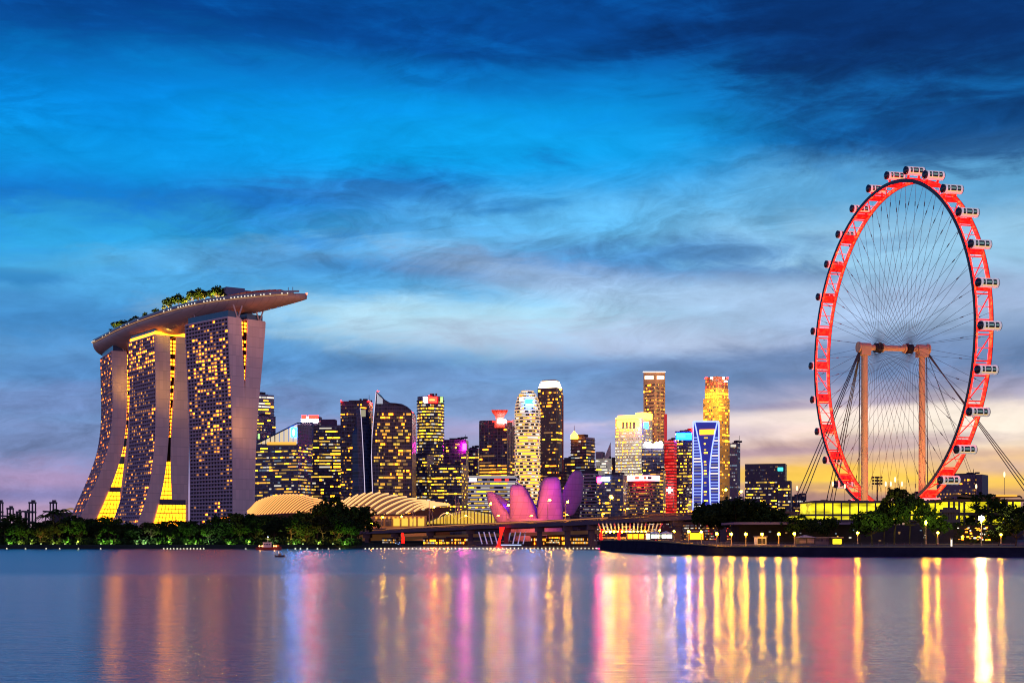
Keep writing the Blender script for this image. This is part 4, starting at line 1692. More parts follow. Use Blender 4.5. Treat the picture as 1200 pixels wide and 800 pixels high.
MB().obox(a, b - a, Vector((0, 0.5, 0)), zz * 3.5).build('roof_gallery_light', GW['om'], r, of)
# 3 twin office blocks behind
r, pl, zt, of = block('office_tower', 'dark office tower with a red and white lit crown sign', plan2(352, 374, 380, 1800, 15), 1800, 497, GLASS_P, CONC_D, 3.8, 2.6, 0.62, 'yel', ybase=602, runs=(1, 6), cap=80)
MB().prism(scale_plan(pl, 0.8), ZY(495.5, 1800), ZY(487, 1800)).build('crown', CONC_G, r, of)
sign(r, of, pl, 3, 0.08, 0.32, 486.5, 490.5, SR)
sign(r, of, pl, 3, 0.45, 0.95, 486.5, 490.5, SR)
sign(r, of, pl, 3, 0.06, 0.96, 491, 494.5, SW)
r, pl, zt, of = block('office_tower', 'dark office tower with a purple roof block between the red-crowned and the flat black tower', plan2(374, 400, 408, 1780, 12), 1780, 499, GLASS_P, CONC_D, 3.8, 2.6, 0.6, 'yel', ybase=602, runs=(1, 8), cap=80, plant=False)
MB().prism(plan2(376, 392, 395, 1785, 12), ZY(498, 1785), ZY(491, 1785)).build('roof_block', mat('purple_grey', (0.12, 0.07, 0.12), 0.7, var=0.2), r, of)
# 4, 5 the two sail-edged residential towers
r, pl, zt, of = block('apartment_tower', 'dark flat-topped tower with a curved glass prow and white edge line', plan2(399, 433, 437, 1500, 8), 1500, 471, GLASS_D, None, 3.6, 2.5, 0.32, 'ora', ybase=602, runs=(1, 3), cap=80)
q = MB()
rows_ = []
for i in range(13):
    f = i / 12
    y = 478 + (600 - 478) * f
    xl = 412 + 1.0 * math.sin(f * PI)
    xr = 422 + 6.5 * (f ** 0.7)
    rows_.append([P(xl + 5 * (1 - f) if i < 3 else xl, y + (9 if i == 0 else 0), 1494), P((xl + xr) / 2, y, 1486), P(xr, y, 1490)])
q.grid(rows_)
q.grid([[rw[2], rw[2] + Vector((9, 12, 0))] for rw in rows_])
q.build('glass_prow', GLASS_B, r, of)
q = MB()
q.path([rw[2] for rw in rows_], 0.38, 6)
q.build('edge_line', LINEW, r, of)
MB().quad(P(423, 488, 1489), P(428.5, 488, 1489), P(428.5, 480, 1489), P(422.5, 480, 1489)).build('lit_corner_panel', mat('pale_panel', (0.3, 0.3, 0.2), 0.5, 0, (0.6, 0.6, 0.35), 0.5, 0), r, of)
for px in (399.5, 432):
    MB().ball(P(px, 470, 1499), 0.8).build('beacon', SR, r, of)

D5 = 1480
root = thing('apartment_tower', 'tall dark glass tower with a sharp peaked sail roof and white edge line', 'tower', (XY(460, D5).x, D5 + 20, 2.2))
of = root.location.copy()
# outline of the front, top edge follows the sail curve
tops = [(441, 459), (445, 464), (451, 469), (457, 472.5), (464, 473), (471, 474), (477, 477), (481, 480.5), (483, 485)]
lefts = [(441, 459), (438.5, 485), (436.3, 510), (435.5, 535), (436.5, 565), (438, 607)]
pts = [(x, y) for x, y in lefts[::-1]] + tops[1:] + [(483, 607)]
mb = MB()
fr = [P(x, y, D5 + (abs(x - 462) * 0.25)) for x, y in pts]
bk = [p + Vector((2, 34, 0)) for p in fr]
mb.poly(fr[::-1])
mb.poly(bk)
n_ = len(fr)
for i in range(n_):
    j = (i + 1) % n_
    mb.quad(fr[i], fr[j], bk[j], bk[i])
mb.build('body', GLASS_D, root, of)
rnd = random.Random(55)
ws = []
Dm = D5 - 1.5
for y in [v * 3.9 + 484 for v in range(31)]:
    x = 440 if y < 530 else 438
    while x < 482:
        k = rnd.choice([1, 1, 2, 3])
        w_ = 1.9 * k
        pr = 0.34
        if 452 < x < 457 or 460 < x < 465:
            pr = 0.55
        if 457 < x < 460:
            pr = 0
        if rnd.random() < pr and x + w_ < 482:
            a, b = P(x + 0.2, y, Dm), P(x + w_ - 0.2, y, Dm)
            ws.append((w_, (Vector((a.x, a.y)), Vector((b.x, b.y)), a.z - 2.1, a.z), rnd.choice(['om', 'om', 'ob', 'od', 'ym', 'yd'])))
        x += w_
put_windows(root, ws, of, 100)
MB().path([P(x - 0.3, y, D5 - 2) for x, y in lefts], 0.42, 6).build('edge_line', LINEW, root, of)
MB().path([P(x, y - 0.4, D5 - 2) for x, y in tops], 0.5, 6).build('roof_edge', mat('violet_edge', (0.12, 0.1, 0.16), 0.4, var=0.1), root, of)
MB().poly([P(441.5, 473, D5 - 1), P(448.5, 473, D5 - 1), P(448.5, 467.5, D5 - 1), P(441.8, 460.5, D5 - 1)]).build('peak_panel', mat('lit_peak', (0.4, 0.45, 0.5), 0.4, 0, (0.7, 0.8, 0.9), 0.45, 0), root, of)
MB().ball(P(443, 458.5, D5), 0.9).build('beacon', SR, root, of)

# 6 slim bank tower with red and white sign
r, pl, zt, of = block('bank_tower', 'slim rounded office tower with bright red and white sign on top', plan_round(489, 520, 1700, 0.8, 20), 1700, 465, GLASS_D, CONC_D, 3.7, 2.5, 0.75, 'yel', ybase=602, runs=(1, 5), floors=lambda f, p: p * (0.25 if 0.50 < f < 0.6 else 1.0 if f < 0.5 else 1.35), cap=90, wh=0.5)
for f0, f1, m_ in ((497, 500.5, SW), (501.5, 512, SR), (516, 519, SG)):
    c = XY((f0 + f1) / 2, 1700)
    MB().obox(P(f0, 471.5, 1699 if m_ is not SG else 1703), Vector(((f1 - f0) * 1.06, 0, 0)), Vector((0, 1, 0)), zz * 7).build('sign', m_, r, of)
MB().obox(P(503.5, 469, 1698.4), Vector((6, 0, 0)), Vector((0, .3, 0)), zz * 1.2).build('sign_stripe', CROWNY, r, of)
MB().ball(P(503, 463.5, 1705), 0.9).build('beacon', SR, r, of)
# 7, 8 dark blocks between
r, pl, zt, of = block('office_tower', 'dark office tower with a small magenta sign at its top right corner', plan2(519, 546, 549, 1780, 6), 1780, 516, GLASS_P, None, 3.9, 2.6, 0.30, 'ora', ybase=604, cap=60, runs=(1, 4))
MB().obox(P(542, 527, 1777), Vector((4.4, 0, 0)), Vector((0, 1, 0)), zz * 8.5).build('sign', SM, r, of)
block('office_tower', 'lowest dark tower between the magenta sign and the red funnel', plan2(546, 560, 563, 1850, 10), 1850, 526, GLASS_P, None, 3.9, 2.6, 0.4, 'yel', ybase=604, cap=40)
block('office_block', 'wide low dark office block with many yellow windows behind the ribbed roof', plan2(470, 500, 508, 1560, 20), 1560, 534, GLASS_D, None, 3.7, 2.5, 0.5, 'yel', ybase=606, cap=60, floors=lambda f, p: p * 0.9)
block('office_block', 'dark stepped office block under the magenta-signed tower, full of yellow windows', plan2(505, 541, 549, 1540, 12), 1540, 545, GLASS_D, None, 3.7, 2.5, 0.62, 'yel', ybase=606, cap=60)
# 9 glass tower with a red funnel crown
r, pl, zt, of = block('office_tower', 'broad glass tower with a red funnel-shaped crown and white sign', plan2(562, 594, 605, 1750, 18), 1750, 493, GLASS_P, None, 3.8, 2.6, 0.55, 'ora', ybase=604, cap=90, plant=False, fins=(mat('fin_grey', (0.14, 0.13, 0.16), 0.5, var=0.1), 2.0), runs=(2, 8), floors=lambda f, p: p * (0.15 if f > 0.72 else 0.7 if f > 0.6 else 1.5))
fc = P(585.5, 495, 1748)
mb = MB()
mb.loft([[fc + Vector((sx * 1.09, sy, 0)) * 1.0 + zz * h for sx, sy in ((-w_, -w_ * .8), (w_, -w_ * .8), (w_, w_ * .8), (-w_, w_ * .8))] for h, w_ in ((-1, 4.2), (4, 4.0), (9, 5.6), (13, 8.6), (15.6, 9.6))])
mb.box(fc + Vector((0, -1, -3.5)), (13, 10, 6))
mb.build('funnel_crown', mat('red_funnel', (0.35, 0.03, 0.02), 0.5, 0, (1.0, 0.06, 0.02), 0.55, 0), r, of)
MB().obox(P(583, 495.5, 1740), Vector((11, 0, 0)), Vector((0, 1, 0)), zz * 4.5).build('sign', SW, r, of)
MB().obox(P(600, 499, 1746), Vector((6, 0, 0)), Vector((0, 1, 0)), zz * 8).build('corner_light', GW['wd'], r, of)
MB().obox(P(577, 494, 1742), Vector((26, 0, 0)), Vector((0, .5, 0)), zz * .8).build('roof_light_line', MATS['sign_red'], r, of)

# 10 bright rounded tower with a domed top
D10 = 1620
root = thing('office_tower', 'bright bullet-shaped round tower with white lit floor rings', 'tower', (XY(618, D10).x, D10 + 15, 2.2))
of = root.location.copy()
cx = XY(618.2, D10 + 15)


def bullet(y):
    if y > 487:
        return 15.2
    f = (487 - y) / 31.0
    return 15.2 * math.sqrt(max(0.0, 1 - (f * 0.93) ** 2.3)) + 0.3


m10 = D10 / F
rg = []
yy_ = [456 + (612 - 456) * i / 60 for i in range(61)]
for y in yy_:
    rr2 = (bullet(y) - 0.5) * m10
    rg.append([Vector((cx.x + rr2 * math.cos(a), cx.y + rr2 * 0.9 * math.sin(a), ZY(y, D10))) for a in [2 * PI * k / 32 for k in range(32)]])
MB().loft(rg).build('body', mat('round_glass', (0.04, 0.035, 0.04), 0.3, var=0.3), root, of)
rings_, wins_ = MB(), []
rnd = random.Random(10)
y = 457.0
while y < 607:
    rr2 = (bullet(y) + 0.1) * m10
    rg = []
    for h, r_ in ((-0.75, rr2 - 1.2), (-0.75, rr2), (0.75, rr2), (0.75, rr2 - 1.2)):
        rg.append([Vector((cx.x + r_ * math.cos(a), cx.y + r_ * 0.9 * math.sin(a), ZY(y, D10) + h)) for a in [2 * PI * k / 32 for k in range(32)]])
    rings_.loft(rg, cap=False)
    # lit glass between rings
    yc = y + 1.9
    rr2 = (bullet(yc) - 0.32) * m10
    k = 0
    while k < 20:
        n2 = rnd.choice([1, 2, 3])
        a0 = PI + PI * k / 20
        a1 = PI + PI * min(20, k + n2) / 20
        mid_ = (a0 + a1) / 2
        pr = 0.96 if y > 505 else 0.85
        if rnd.random() < pr:
            A = Vector((cx.x + rr2 * math.cos(a0), cx.y + rr2 * 0.9 * math.sin(a0)))
            B = Vector((cx.x + rr2 * math.cos(a1), cx.y + rr2 * 0.9 * math.sin(a1)))
            kk = rnd.choice(['yb', 'yb', 'ob', 'ob', 'wb', 'ym'] if 505 < y < 590 else ['wb', 'ym', 'ym', 'wm', 'ob'])
            if mid_ < PI * 1.18 or mid_ > PI * 1.86:
                kk = rnd.choice(['wd', 'od', 'wm'])
            wins_.append((n2, (A, B, ZY(yc + 0.75, D10), ZY(yc - 0.75, D10)), kk))
        k += n2
    y += 3.8
rings_.build('floor_rings', mat('pale_ring', (0.55, 0.5, 0.42), 0.6, 0, (1, 0.62, 0.25), 0.75, 0), root, of)
put_windows(root, wins_, of, 100)
MB().box(P(620, 471, D10 - 2), (9, 2, 7)).build('sign', SC_, root, of)
MB().box(P(611, 468, D10 - 2), (5, 3, 5)).build('crown_light', GW['wb'], root, of)
MB().box(P(620, 474, D10 - 4), (8, 2, 2)).build('crown_light', GW['wb'], root, of)

# 11 tall dark tower with a white crown
r, pl, zt, of = block('bank_tower', 'tallest dark tower behind the bullet tower with a glowing white crown', plan2(630, 652, 659.5, 2000, 25), 2000, 455, mat('brown_glass', (0.045, 0.022, 0.03), 0.3, 0, var=0.3, vs=0.05), None, 3.9, 2.2, 0.24, 'ora', ybase=602, cap=70, plant=False, runs=(1, 5), floors=lambda f, p: p * (2.4 if 0.24 < f < 0.34 else 0.8 if f < 0.6 else 1.3))
for k, (s_, y0, y1) in enumerate(((0.92, 453.6, 451.5), (0.84, 450.8, 448.6), (0.74, 447.9, 445.6))):
    MB().prism(scale_plan(pl, s_), ZY(y0, 2000), ZY(y1, 2000)).build('crown_tier', CROWNW, r, of)
MB().prism(scale_plan(pl, 0.66), ZY(455, 2000), ZY(444, 2000)).build('crown_core', CONC_G, r, of)
MB().tube(P(659.5, 463, 2010), P(659.5, 606, 2010), 1.2, n=6).build('edge_pier', mat('red_brown_pier', (0.3, 0.09, 0.07), 0.6, var=0.2), r, of)
MB().ball(P(657, 456, 1996), 2.0).build('corner_lamp', CROWNY, r, of)
MB().ball(P(632, 458, 1996), 1.6).build('corner_lamp', CROWNY, r, of)
# low banded building in front
r, pl, zt, of = block('office_block', 'low wide office block with white lit floor stripes left of the lotus building', plan2(549, 604, 609, 1350, 4), 1350, 558, CONC_D, mat('stripe_white', (0.5, 0.5, 0.55), 0.6, 0, (0.75, 0.7, 0.85), 0.28, 0), 4.6, 2.2, 0.75, 'yel', ybase=610, runs=(2, 7), cap=90, wh=0.35, band_h=0.34, plant=False)
sign(r, of, pl, 3, 0.02, 0.17, 560, 564, SP)
sign(r, of, pl, 3, 0.55, 0.70, 560.5, 563.5, GW['rb'])
sign(r, of, pl, 3, 0.78, 0.86, 560.5, 563.5, GW['rb'])
sign(r, of, pl, 3, 0.0, 1.0, 557.6, 558.4, GW['wm'], name='roof_light_line')
# brown blocks behind the lotus
block('office_block', 'low brown block between the dark crowned tower and the domed one', plan2(644, 664, 668, 1900, 10), 1900, 556, BRONZE, CONC_D, 4.0, 3, 0.3, 'ora', ybase=606, cap=30)
block('office_block', 'dull violet block behind the gap left of the domed tower', plan2(656, 670, 676, 2200, 10), 2200, 539, CONC_D, None, 4.0, 3, 0.2, 'dim', ybase=606, cap=20)
# 13 tower with a golden dome and spire
r, pl, zt, of = block('office_tower', 'grey tower with a small golden dome and spire on its left shoulder', plan2(669, 687, 697, 1800, 30), 1800, 513, GLASS_P, CONC_D, 3.8, 2.4, 0.4, 'mix', ybase=606, cap=50, plant=False, runs=(2, 7))
dm = MB()
cc = P(673, 512, 1805)
dm.loft([[cc + Vector((r_ * math.cos(a), r_ * math.sin(a), h)) for a in [2 * PI * k / 12 for k in range(12)]] for h, r_ in ((-2, 5.2), (1, 5.2), (3, 4.4), (5, 3.0), (6.5, 1.5), (8, 0.7))])
dm.build('dome', CROWNY, r, of)
MB().tube(cc + zz * 7, cc + zz * 15.5, 0.6, 0.2, n=6).build('spire', CONC_W, r, of)
MB().prism(scale_plan(pl, 0.45), ZY(514, 1800), ZY(508, 1800)).build('roof_block', CONC_D, r, of)
r, pl, zt, of = block('office_block', 'striped pale block at the right edge of the lotus building', plan2(680, 697, 701, 1500, 10), 1500, 552, CONC_D, mat('stripe_mauve', (0.42, 0.36, 0.42), 0.7, var=0.1), 3.9, 2.2, 0.5, 'pink', ybase=610, cap=50, band_h=0.4, wh=0.4)
# 14 small white lit building with a triangular fin
r, pl, zt, of = block('office_block', 'small pale cream building with a thin pointed fin beside the white tower', plan2(698, 712, 717, 2000, 12), 2000, 537, mat('lit_cream', (0.6, 0.6, 0.5), 0.7, 0, (0.8, 0.8, 0.6), 0.15, 0), None, 3.4, 2.4, 0.8, 'white', ybase=606, cap=60, plant=False)
mb = MB()
a, b, c = P(708, 537, 2000), P(716, 537, 2000), P(715.7, 518, 2000)
mb.obox(P(714, 537, 2000), Vector((3, 0, 0)), Vector((0, 3, 0)), zz * 3)
for d_ in (0, 6):
    mb.poly([a + Vector((0, d_, 0)), b + Vector((0, d_, 0)), c + Vector((0, d_, 0))])
mb.quad(a, a + Vector((0, 6, 0)), c + Vector((0, 6, 0)), c)
mb.build('roof_fin', CONC_W, r, of)
MB().prism(plan2(698, 706, 709, 1998, 12), ZY(537, 1998), ZY(529, 1998)).build('roof_block', CONC_G, r, of)
# 15 dark low tower with pink-white sign
r, pl, zt, of = block('office_block', 'low dark blue block with a pink and white sign on its top left corner', plan2(700, 730, 735, 1450, 8), 1450, 557, GLASS_B, None, 3.8, 2.5, 0.35, 'yel', ybase=610, cap=60, runs=(1, 4))
sign(r, of, pl, 3, 0.0, 0.14, 559, 565, glow('sign_hot_pink', (1.0, 0.004, 0.15), 160.0, 'AUTO'))
sign(r, of, pl, 3, 0.18, 0.48, 559.5, 563, SW)
MB().ball(P(716, 582, 1440), 2.2).build('facade_lamp', glow('orange_lamp', (1, 0.35, 0.08), 6.0), r, of)
# 16 brilliant white tower
LITW = mat('glowing_cream_stone', (0.62, 0.56, 0.42), 0.7, 0, (1.0, 0.78, 0.42), 0.16, 0)  # floodlighting partly put in as emission of the stone itself
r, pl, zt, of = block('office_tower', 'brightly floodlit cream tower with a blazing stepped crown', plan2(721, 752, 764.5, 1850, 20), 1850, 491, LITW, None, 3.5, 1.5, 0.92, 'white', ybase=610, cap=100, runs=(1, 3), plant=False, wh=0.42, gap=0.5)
ct = MB()
for s_, y0, y1 in ((0.98, 490.5, 488), (0.86, 487.5, 485.5)):
    MB().prism(scale_plan(pl, s_), ZY(y0, 1850), ZY(y1, 1850)).build('crown_tier', CROWNY, r, of)
MB().prism(plan2(723, 748, 750, 1846, 20, 6), ZY(499, 1846), ZY(491.5, 1846)).build('crown_glazing', CROWNY, r, of)
MB().prism(plan2(745, 757, 764.5, 1850, 20), ZY(489, 1850), ZY(483, 1850)).build('side_wing_top', CROWNY, r, of)
MB().box(P(757, 498, 1836), (7, 3, 8)).build('sign', SB, r, of)
MB().box(P(758, 501, 1834), (3, 1, 3)).build('sign_symbol', SC_, r, of)
for k in range(4):
    MB().obox(P(729 + k * 4.2, 502, 1842), Vector((3.2, 0, 0)), Vector((0, 1, 0)), zz * 9).build('loggia_opening', BRONZE, r, of)
lamp(P(740, 500, 1810), (1.0, 0.8, 0.45), 50000, 3.0)
# 17 tallest tan tower
r, pl, zt, of = block('bank_tower', 'tallest tower, slim tan stone slab with white lit roof signs on both faces', plan2(754, 768, 779.5, 2150, 45), 2150, 436, TAN, None, 3.6, 2.0, 0.0, 'ora', ybase=606, cap=100, plant=False, wins=False)
zt0 = ZY(438, 2150)
rnd = random.Random(17)
ws = wall_windows(pl[3], pl[0], ZY(520, 2150), ZY(447, 2150), ZY(447, 2150), 4.8, 4.0, 0.5, PAL['ora'].split(), rnd, None, (1, 3))
ws += wall_windows(pl[0], pl[1], ZY(520, 2150), ZY(447, 2150), ZY(447, 2150), 4.8, 4.0, 0.42, PAL['dim'].split(), rnd, None, (1, 2))
put_windows(r, ws, of, 60)
rc = MB()
for i, (f0, f1) in ((3, (0.12, 0.88)), (0, (0.12, 0.42)), (0, (0.58, 0.9))):
    a, b = face_pt(pl, i, f0, 516, 0.1), face_pt(pl, i, f1, 516, 0.1)
    for k in range(16):
        y = 516 - k * 4.3
        a2 = Vector((a.x, a.y, ZY(y, 2150)))
        d = Vector((b.x - a.x, b.y - a.y, 0))
        rc.quad(a2, a2 + d, a2 + d + zz * 2.6, a2 + zz * 2.6)
rc.build('window_bands', BRONZE, r, of)
sign(r, of, pl, 3, 0.15, 0.85, 440.5, 444, CROWNW)
sign(r, of, pl, 0, 0.15, 0.85, 440.5, 444, CROWNW)
sign(r, of, pl, 3, 0.0, 1.0, 435.2, 436.2, CROWNW, name='roof_light_line')
sign(r, of, pl, 0, 0.0, 1.0, 435.2, 436.2, CROWNW, name='roof_light_line')
lamp(P(762, 470, 2090), (1.0, 0.55, 0.2), 130000, 5.0)
lamp(P(780, 500, 2090), (1.0, 0.4, 0.2), 110000, 5.0)
lamp(P(770, 445, 2100), (1.0, 0.7, 0.4), 50000, 5.0)
# 18 dark office block with white floodlights on the roof
r, pl, zt, of = block('office_block', 'dark glass block topped by white floodlights, right of the cream tower', plan2(752, 778, 779, 1700, 4), 1700, 526, GLASS_D, None, 3.8, 2.2, 0.55, 'mix', ybase=606, cap=80, plant=False, floors=lambda f, p: p * (2.0 if 0.30 < f < 0.48 else 0.9))
MB().prism(plan2(753, 777, 778, 1702, 4), ZY(526, 1702), ZY(519, 1702)).build('roof_screen', mat('roof_screen', (0.3, 0.35, 0.33), 0.6, 0, (0.6, 0.8, 0.7), 0.25, 0), r, of)
for px in (757, 761, 769, 774):
    MB().ball(P(px, 519, 1696), 1.7 if px != 774 else 2.6).build('roof_floodlight', SW, r, of)
# 19 low rounded building with white sign band
r, pl, zt, of = block('office_block', 'low curved grey-brown office block with a white and red sign band along its roof', plan_round(735, 773, 1400, 0.45, 24), 1400, 565, mat('dark_brown', (0.07, 0.05, 0.045), 0.6, var=0.2), mat('stripe_tan', (0.36, 0.28, 0.24), 0.7, var=0.1), 3.5, 2.0, 0.55, 'dim', ybase=611, cap=90, plant=False, band_h=0.42, wh=0.4)
sc2 = scale_plan(pl, 1.01)
MB().prism(scale_plan(pl, 0.97), ZY(565, 1400), ZY(562.8, 1400)).build('roof_slab', CONC_G, r, of)
MB().prism(sc2, ZY(562.5, 1400), ZY(557, 1400)).build('sign_band', mat('sign_band_pink_white', (0.6, 0.5, 0.5), 0.5, 0, (1.0, 0.45, 0.48), 14.0, 0, sample='AUTO'), r, of)
for a0, a1, m_ in ((744, 749, SR), (754, 758, SR), (759, 764, GLASS_D)):
    MB().obox(P(a0, 561.5, 1394), Vector(((a1 - a0) * 0.87, 0, 0)), Vector((0, 2, 0)), zz * 3.0).build('sign', m_, r, of)
block('office_block', 'narrow dark block between the curved grey-brown block and the red tower', plan2(762, 777, 780, 1560, 6), 1560, 552, GLASS_D, None, 4, 2.4, 0.6, 'ora', ybase=609, cap=40, floors=lambda f, p: p * 1.2)
# 20 red lit tower
r, pl, zt, of = block('office_tower', 'narrow tower glowing deep red from top to bottom', plan2(779, 790, 793, 1720, 10), 1720, 517, mat('red_lit_facade', (0.25, 0.02, 0.02), 0.5, 0, (1.0, 0.004, 0.004), 0.6, 0, sample='AUTO'), mat('red_band', (0.06, 0.015, 0.02), 0.6, var=0.1), 3.6, 2.0, 0.35, 'yel', ybase=609, cap=10, wins=False, band_h=0.3)
rnd = random.Random(20)
ws = wall_windows(pl[3], pl[0], ZY(606, 1720), ZY(519, 1720), ZY(519, 1720), 3.9, 2.2, 0.5, ['rb', 'rb', 'rb'], rnd, None, (1, 4))
put_windows(r, ws, of, 60)
MB().box(P(784.5, 574, 1705), (2.2, 1, 7)).build('star_light', SW, r, of)
MB().box(P(784.5, 574, 1704), (7, 1, 1.6)).build('star_light', SW, r, of)
MB().tube(P(780, 485, 1990), P(780, 606, 1990), 2.2, n=6).build('side_mast', mat('red_mast', (0.3, 0.05, 0.05), 0.5, 0, (1, 0.03, 0.03), 0.4, 0), r, of)
# 21 dark tower with blue sign
r, pl, zt, of = block('office_tower', 'dark tower with a bright blue and cyan sign, left of the blue curved tower', plan2(791, 811, 813, 1750, 5), 1750, 506, GLASS_D, None, 3.8, 2.2, 0.5, 'yel', ybase=609, cap=80, runs=(1, 3))
sign(r, of, pl, 3, 0.06, 0.98, 507, 515, glow('sign_panel_blue', (0.001, 0.05, 0.9), 60.0, 'AUTO'), 0.4)
sign(r, of, pl, 3, 0.1, 0.62, 509, 512.5, SC_, 1.4, 'sign_symbol')
sign(r, of, pl, 3, 0.1, 0.9, 508, 509, SC_, 1.2, 'sign_stripe')
MB().box(P(812, 504, 1752), (4, 3, 6)).build('beacon', SR, r, of)
# 22 blue hourglass tower
D22 = 1500
root = thing('office_tower', 'blue glowing tower with white curved hourglass lines and striped wings', 'tower', (XY(827, D22).x, D22 + 18, 2.2))
of = root.location.copy()
oc = plan2(812, 842, 843.5, D22, 4)
MB().prism(oc, 2.2, ZY(493, D22)).build('body', BLUEG, root, of)


def DF(px):
    """distance of the front face at a photo column"""
    A_, B_ = oc[3], oc[0]
    d_ = B_ - A_
    u_ = (px - 600.0) / F
    t_ = (u_ * A_.y - A_.x) / (d_.x - u_ * d_.y)
    return A_.y + d_.y * t_


def hour(f, side):
    """column of the curved line at fraction f from the top"""
    w_ = 13.2 - 9.0 * math.sin(min(f, 0.62) / 0.62 * PI / 2) + (max(0, f - 0.62) * 3.5)
    return 827.3 + side * w_


fr = MB()
for sd in (-1, 1):
    fr.path([P(hour(i / 20, sd), 494.5 + 105 * i / 20, DF(hour(i / 20, sd)) - 1.6) for i in range(21)], 0.75, 6)
    fr.tube(P(827.3 + sd * 14.8, 494, DF(827.3 + sd * 14.8) - 1.5), P(827.3 + sd * 15.1, 602, DF(827.3 + sd * 15.1) - 1.5), 0.6, n=6)
fr.tube(P(812.5, 493.7, DF(812.5) - 1.5), P(842.2, 493.7, DF(842.2) - 1.5), 0.8, n=6)
fr.build('edge_lines', LINEB, root, of)
ws = []
rnd = random.Random(22)
y = 512.0
while y < 600:
    f = (y - 494.5) / 105
    for sd in (-1, 1):
        x0, x1 = sorted((hour(f, sd) + sd * 0.8, 827.3 + sd * 14.4))
        if x1 - x0 > 1.0:
            a, b = P(x0, y, DF(x0) - 0.8), P(x1, y, DF(x1) - 0.8)
            ws.append((9, (Vector((a.x, a.y)), Vector((b.x, b.y)), a.z - 1.2, a.z), rnd.choice(['bl', 'bl', 'wb', 'wd'])))
    if rnd.random() < 0.6:
        a, b = P(825, y, DF(825) - 0.9), P(825 + rnd.uniform(1.5, 4.5), y, DF(827) - 0.9)
        ws.append((3, (Vector((a.x, a.y)), Vector((b.x, b.y)), a.z - 1.6, a.z), rnd.choice(['ym', 'cd', 'yb'])))
    y += 3.5
put_windows(root, ws, of, 100)
MB().box(P(829, 506, DF(829) - 1.2), (17, 1.2, 5.5), -0.22).build('lit_top_floor', GW['ob'], root, of)
# 23 golden tower in tiers
D23 = 2050
GOLD = mat('glowing_golden_stone', (0.50, 0.30, 0.12), 0.7, 0, (1.0, 0.42, 0.03), 0.10, 0)  # golden floodlight partly put into the stone as emission
root = thing('bank_tower', 'golden floodlit stepped tower with red corner lights, behind the blue curved one', 'tower', (XY(840, D23).x, D23 + 22, 2.2))
of = root.location.copy()
ws = []
for nm, L, C, R, y0, y1, yb_ in (('tier', 826.5, 841, 853, 440.5, 454, 0), ('tier', 826, 841, 853.5, 454, 466, 1), ('tier', 824, 842, 855, 466, 610, 2)):
    plx = plan2(L, C, R, D23 + (yb_ == 0) * 2 - yb_, 38)
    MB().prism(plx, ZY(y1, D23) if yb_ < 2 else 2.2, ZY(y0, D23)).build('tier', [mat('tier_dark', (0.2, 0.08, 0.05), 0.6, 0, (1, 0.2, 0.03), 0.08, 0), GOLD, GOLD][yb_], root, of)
    pal = [['rb', 'od', 'om'], ['yb', 'ob', 'yb'], ['ob', 'om', 'om', 'yb', 'od']][yb_]
    for i in (3, 0):
        A, B = plx[i], plx[(i + 1) % 4]
        ws += wall_windows(A, B, ZY(y1 if yb_ < 2 else 604, D23), ZY(y0, D23), ZY(y0, D23), 4.6, 5.0, [0.5, 0.9, 0.6][yb_], pal, random.Random(23 + i), (lambda f, p: p * (1.3 if f > 0.62 else 0.55)) if yb_ == 2 else None, (1, 2), 0.62, 0.35)
put_windows(root, ws, of, 90)
lm_ = plan2(826.5, 841, 853, D23 - 1, 38)
for px in (827.5, 834, 848, 852.5):
    MB().ball(P(px, 443, D23 - 3), 1.6).build('corner_light', SR if px in (827.5, 852.5) else SW, root, of)
MB().box(P(850.5, 446.8, D23 - 6), (4, 1, 2)).build('sign', SW, root, of)
for px, y, pw in ((833, 463, 6e5), (848, 463, 7e5), (838, 480, 7e5), (850, 506, 4e5), (833, 452, 2.5e5), (846, 560, 2e5)):
    lamp(P(px, y, D23 - 30), (1.0, 0.55, 0.06), pw * 0.14, 4.0)
# 24 slim mauve tower
r, pl, zt, of = block('office_tower', 'slim mauve-grey tower at the right foot of the golden one', plan2(855, 864, 867.5, 2000, 15), 2000, 520, mat('mauve_grey', (0.14, 0.11, 0.16), 0.6, var=0.2), None, 4.2, 3.0, 0.4, 'grey', ybase=606, cap=40, runs=(1, 3))
sign(r, of, pl, 3, 0.15, 0.85, 520.5, 523.5, GW['wm'])
# 25 square dark block
r, pl, zt, of = block('office_block', 'square dark office block with a teal sign, standing alone against the sunset', plan2(873, 920, 922, 1300, 4), 1300, 544, mat('dark_navy_panel', (0.03, 0.03, 0.06), 0.5, var=0.2), None, 3.6, 2.2, 0.45, 'yel', ybase=606, cap=100, plant=False, floors=lambda f, p: 0 if f > 0.70 else p * 1.2)
sign(r, of, pl, 3, 0.82, 0.95, 547.5, 551.5, glow('sign_teal', (0.05, 0.8, 0.75), 2.6, 'AUTO'))
r2 = MB().prism(plan2(912, 926.5, 928, 1290, 4), 2.2, ZY(563, 1290)).build('side_wing', MATS['dark_navy_panel'], r, of)
rnd = random.Random(25)
plw = plan2(912, 926.5, 928, 1290, 4)
put_windows(r, wall_windows(plw[3], plw[0], ZY(600, 1290), ZY(564, 1290), ZY(564, 1290), 2.9, 1.8, 0.4, PAL['yel'].split(), rnd), of, 20)
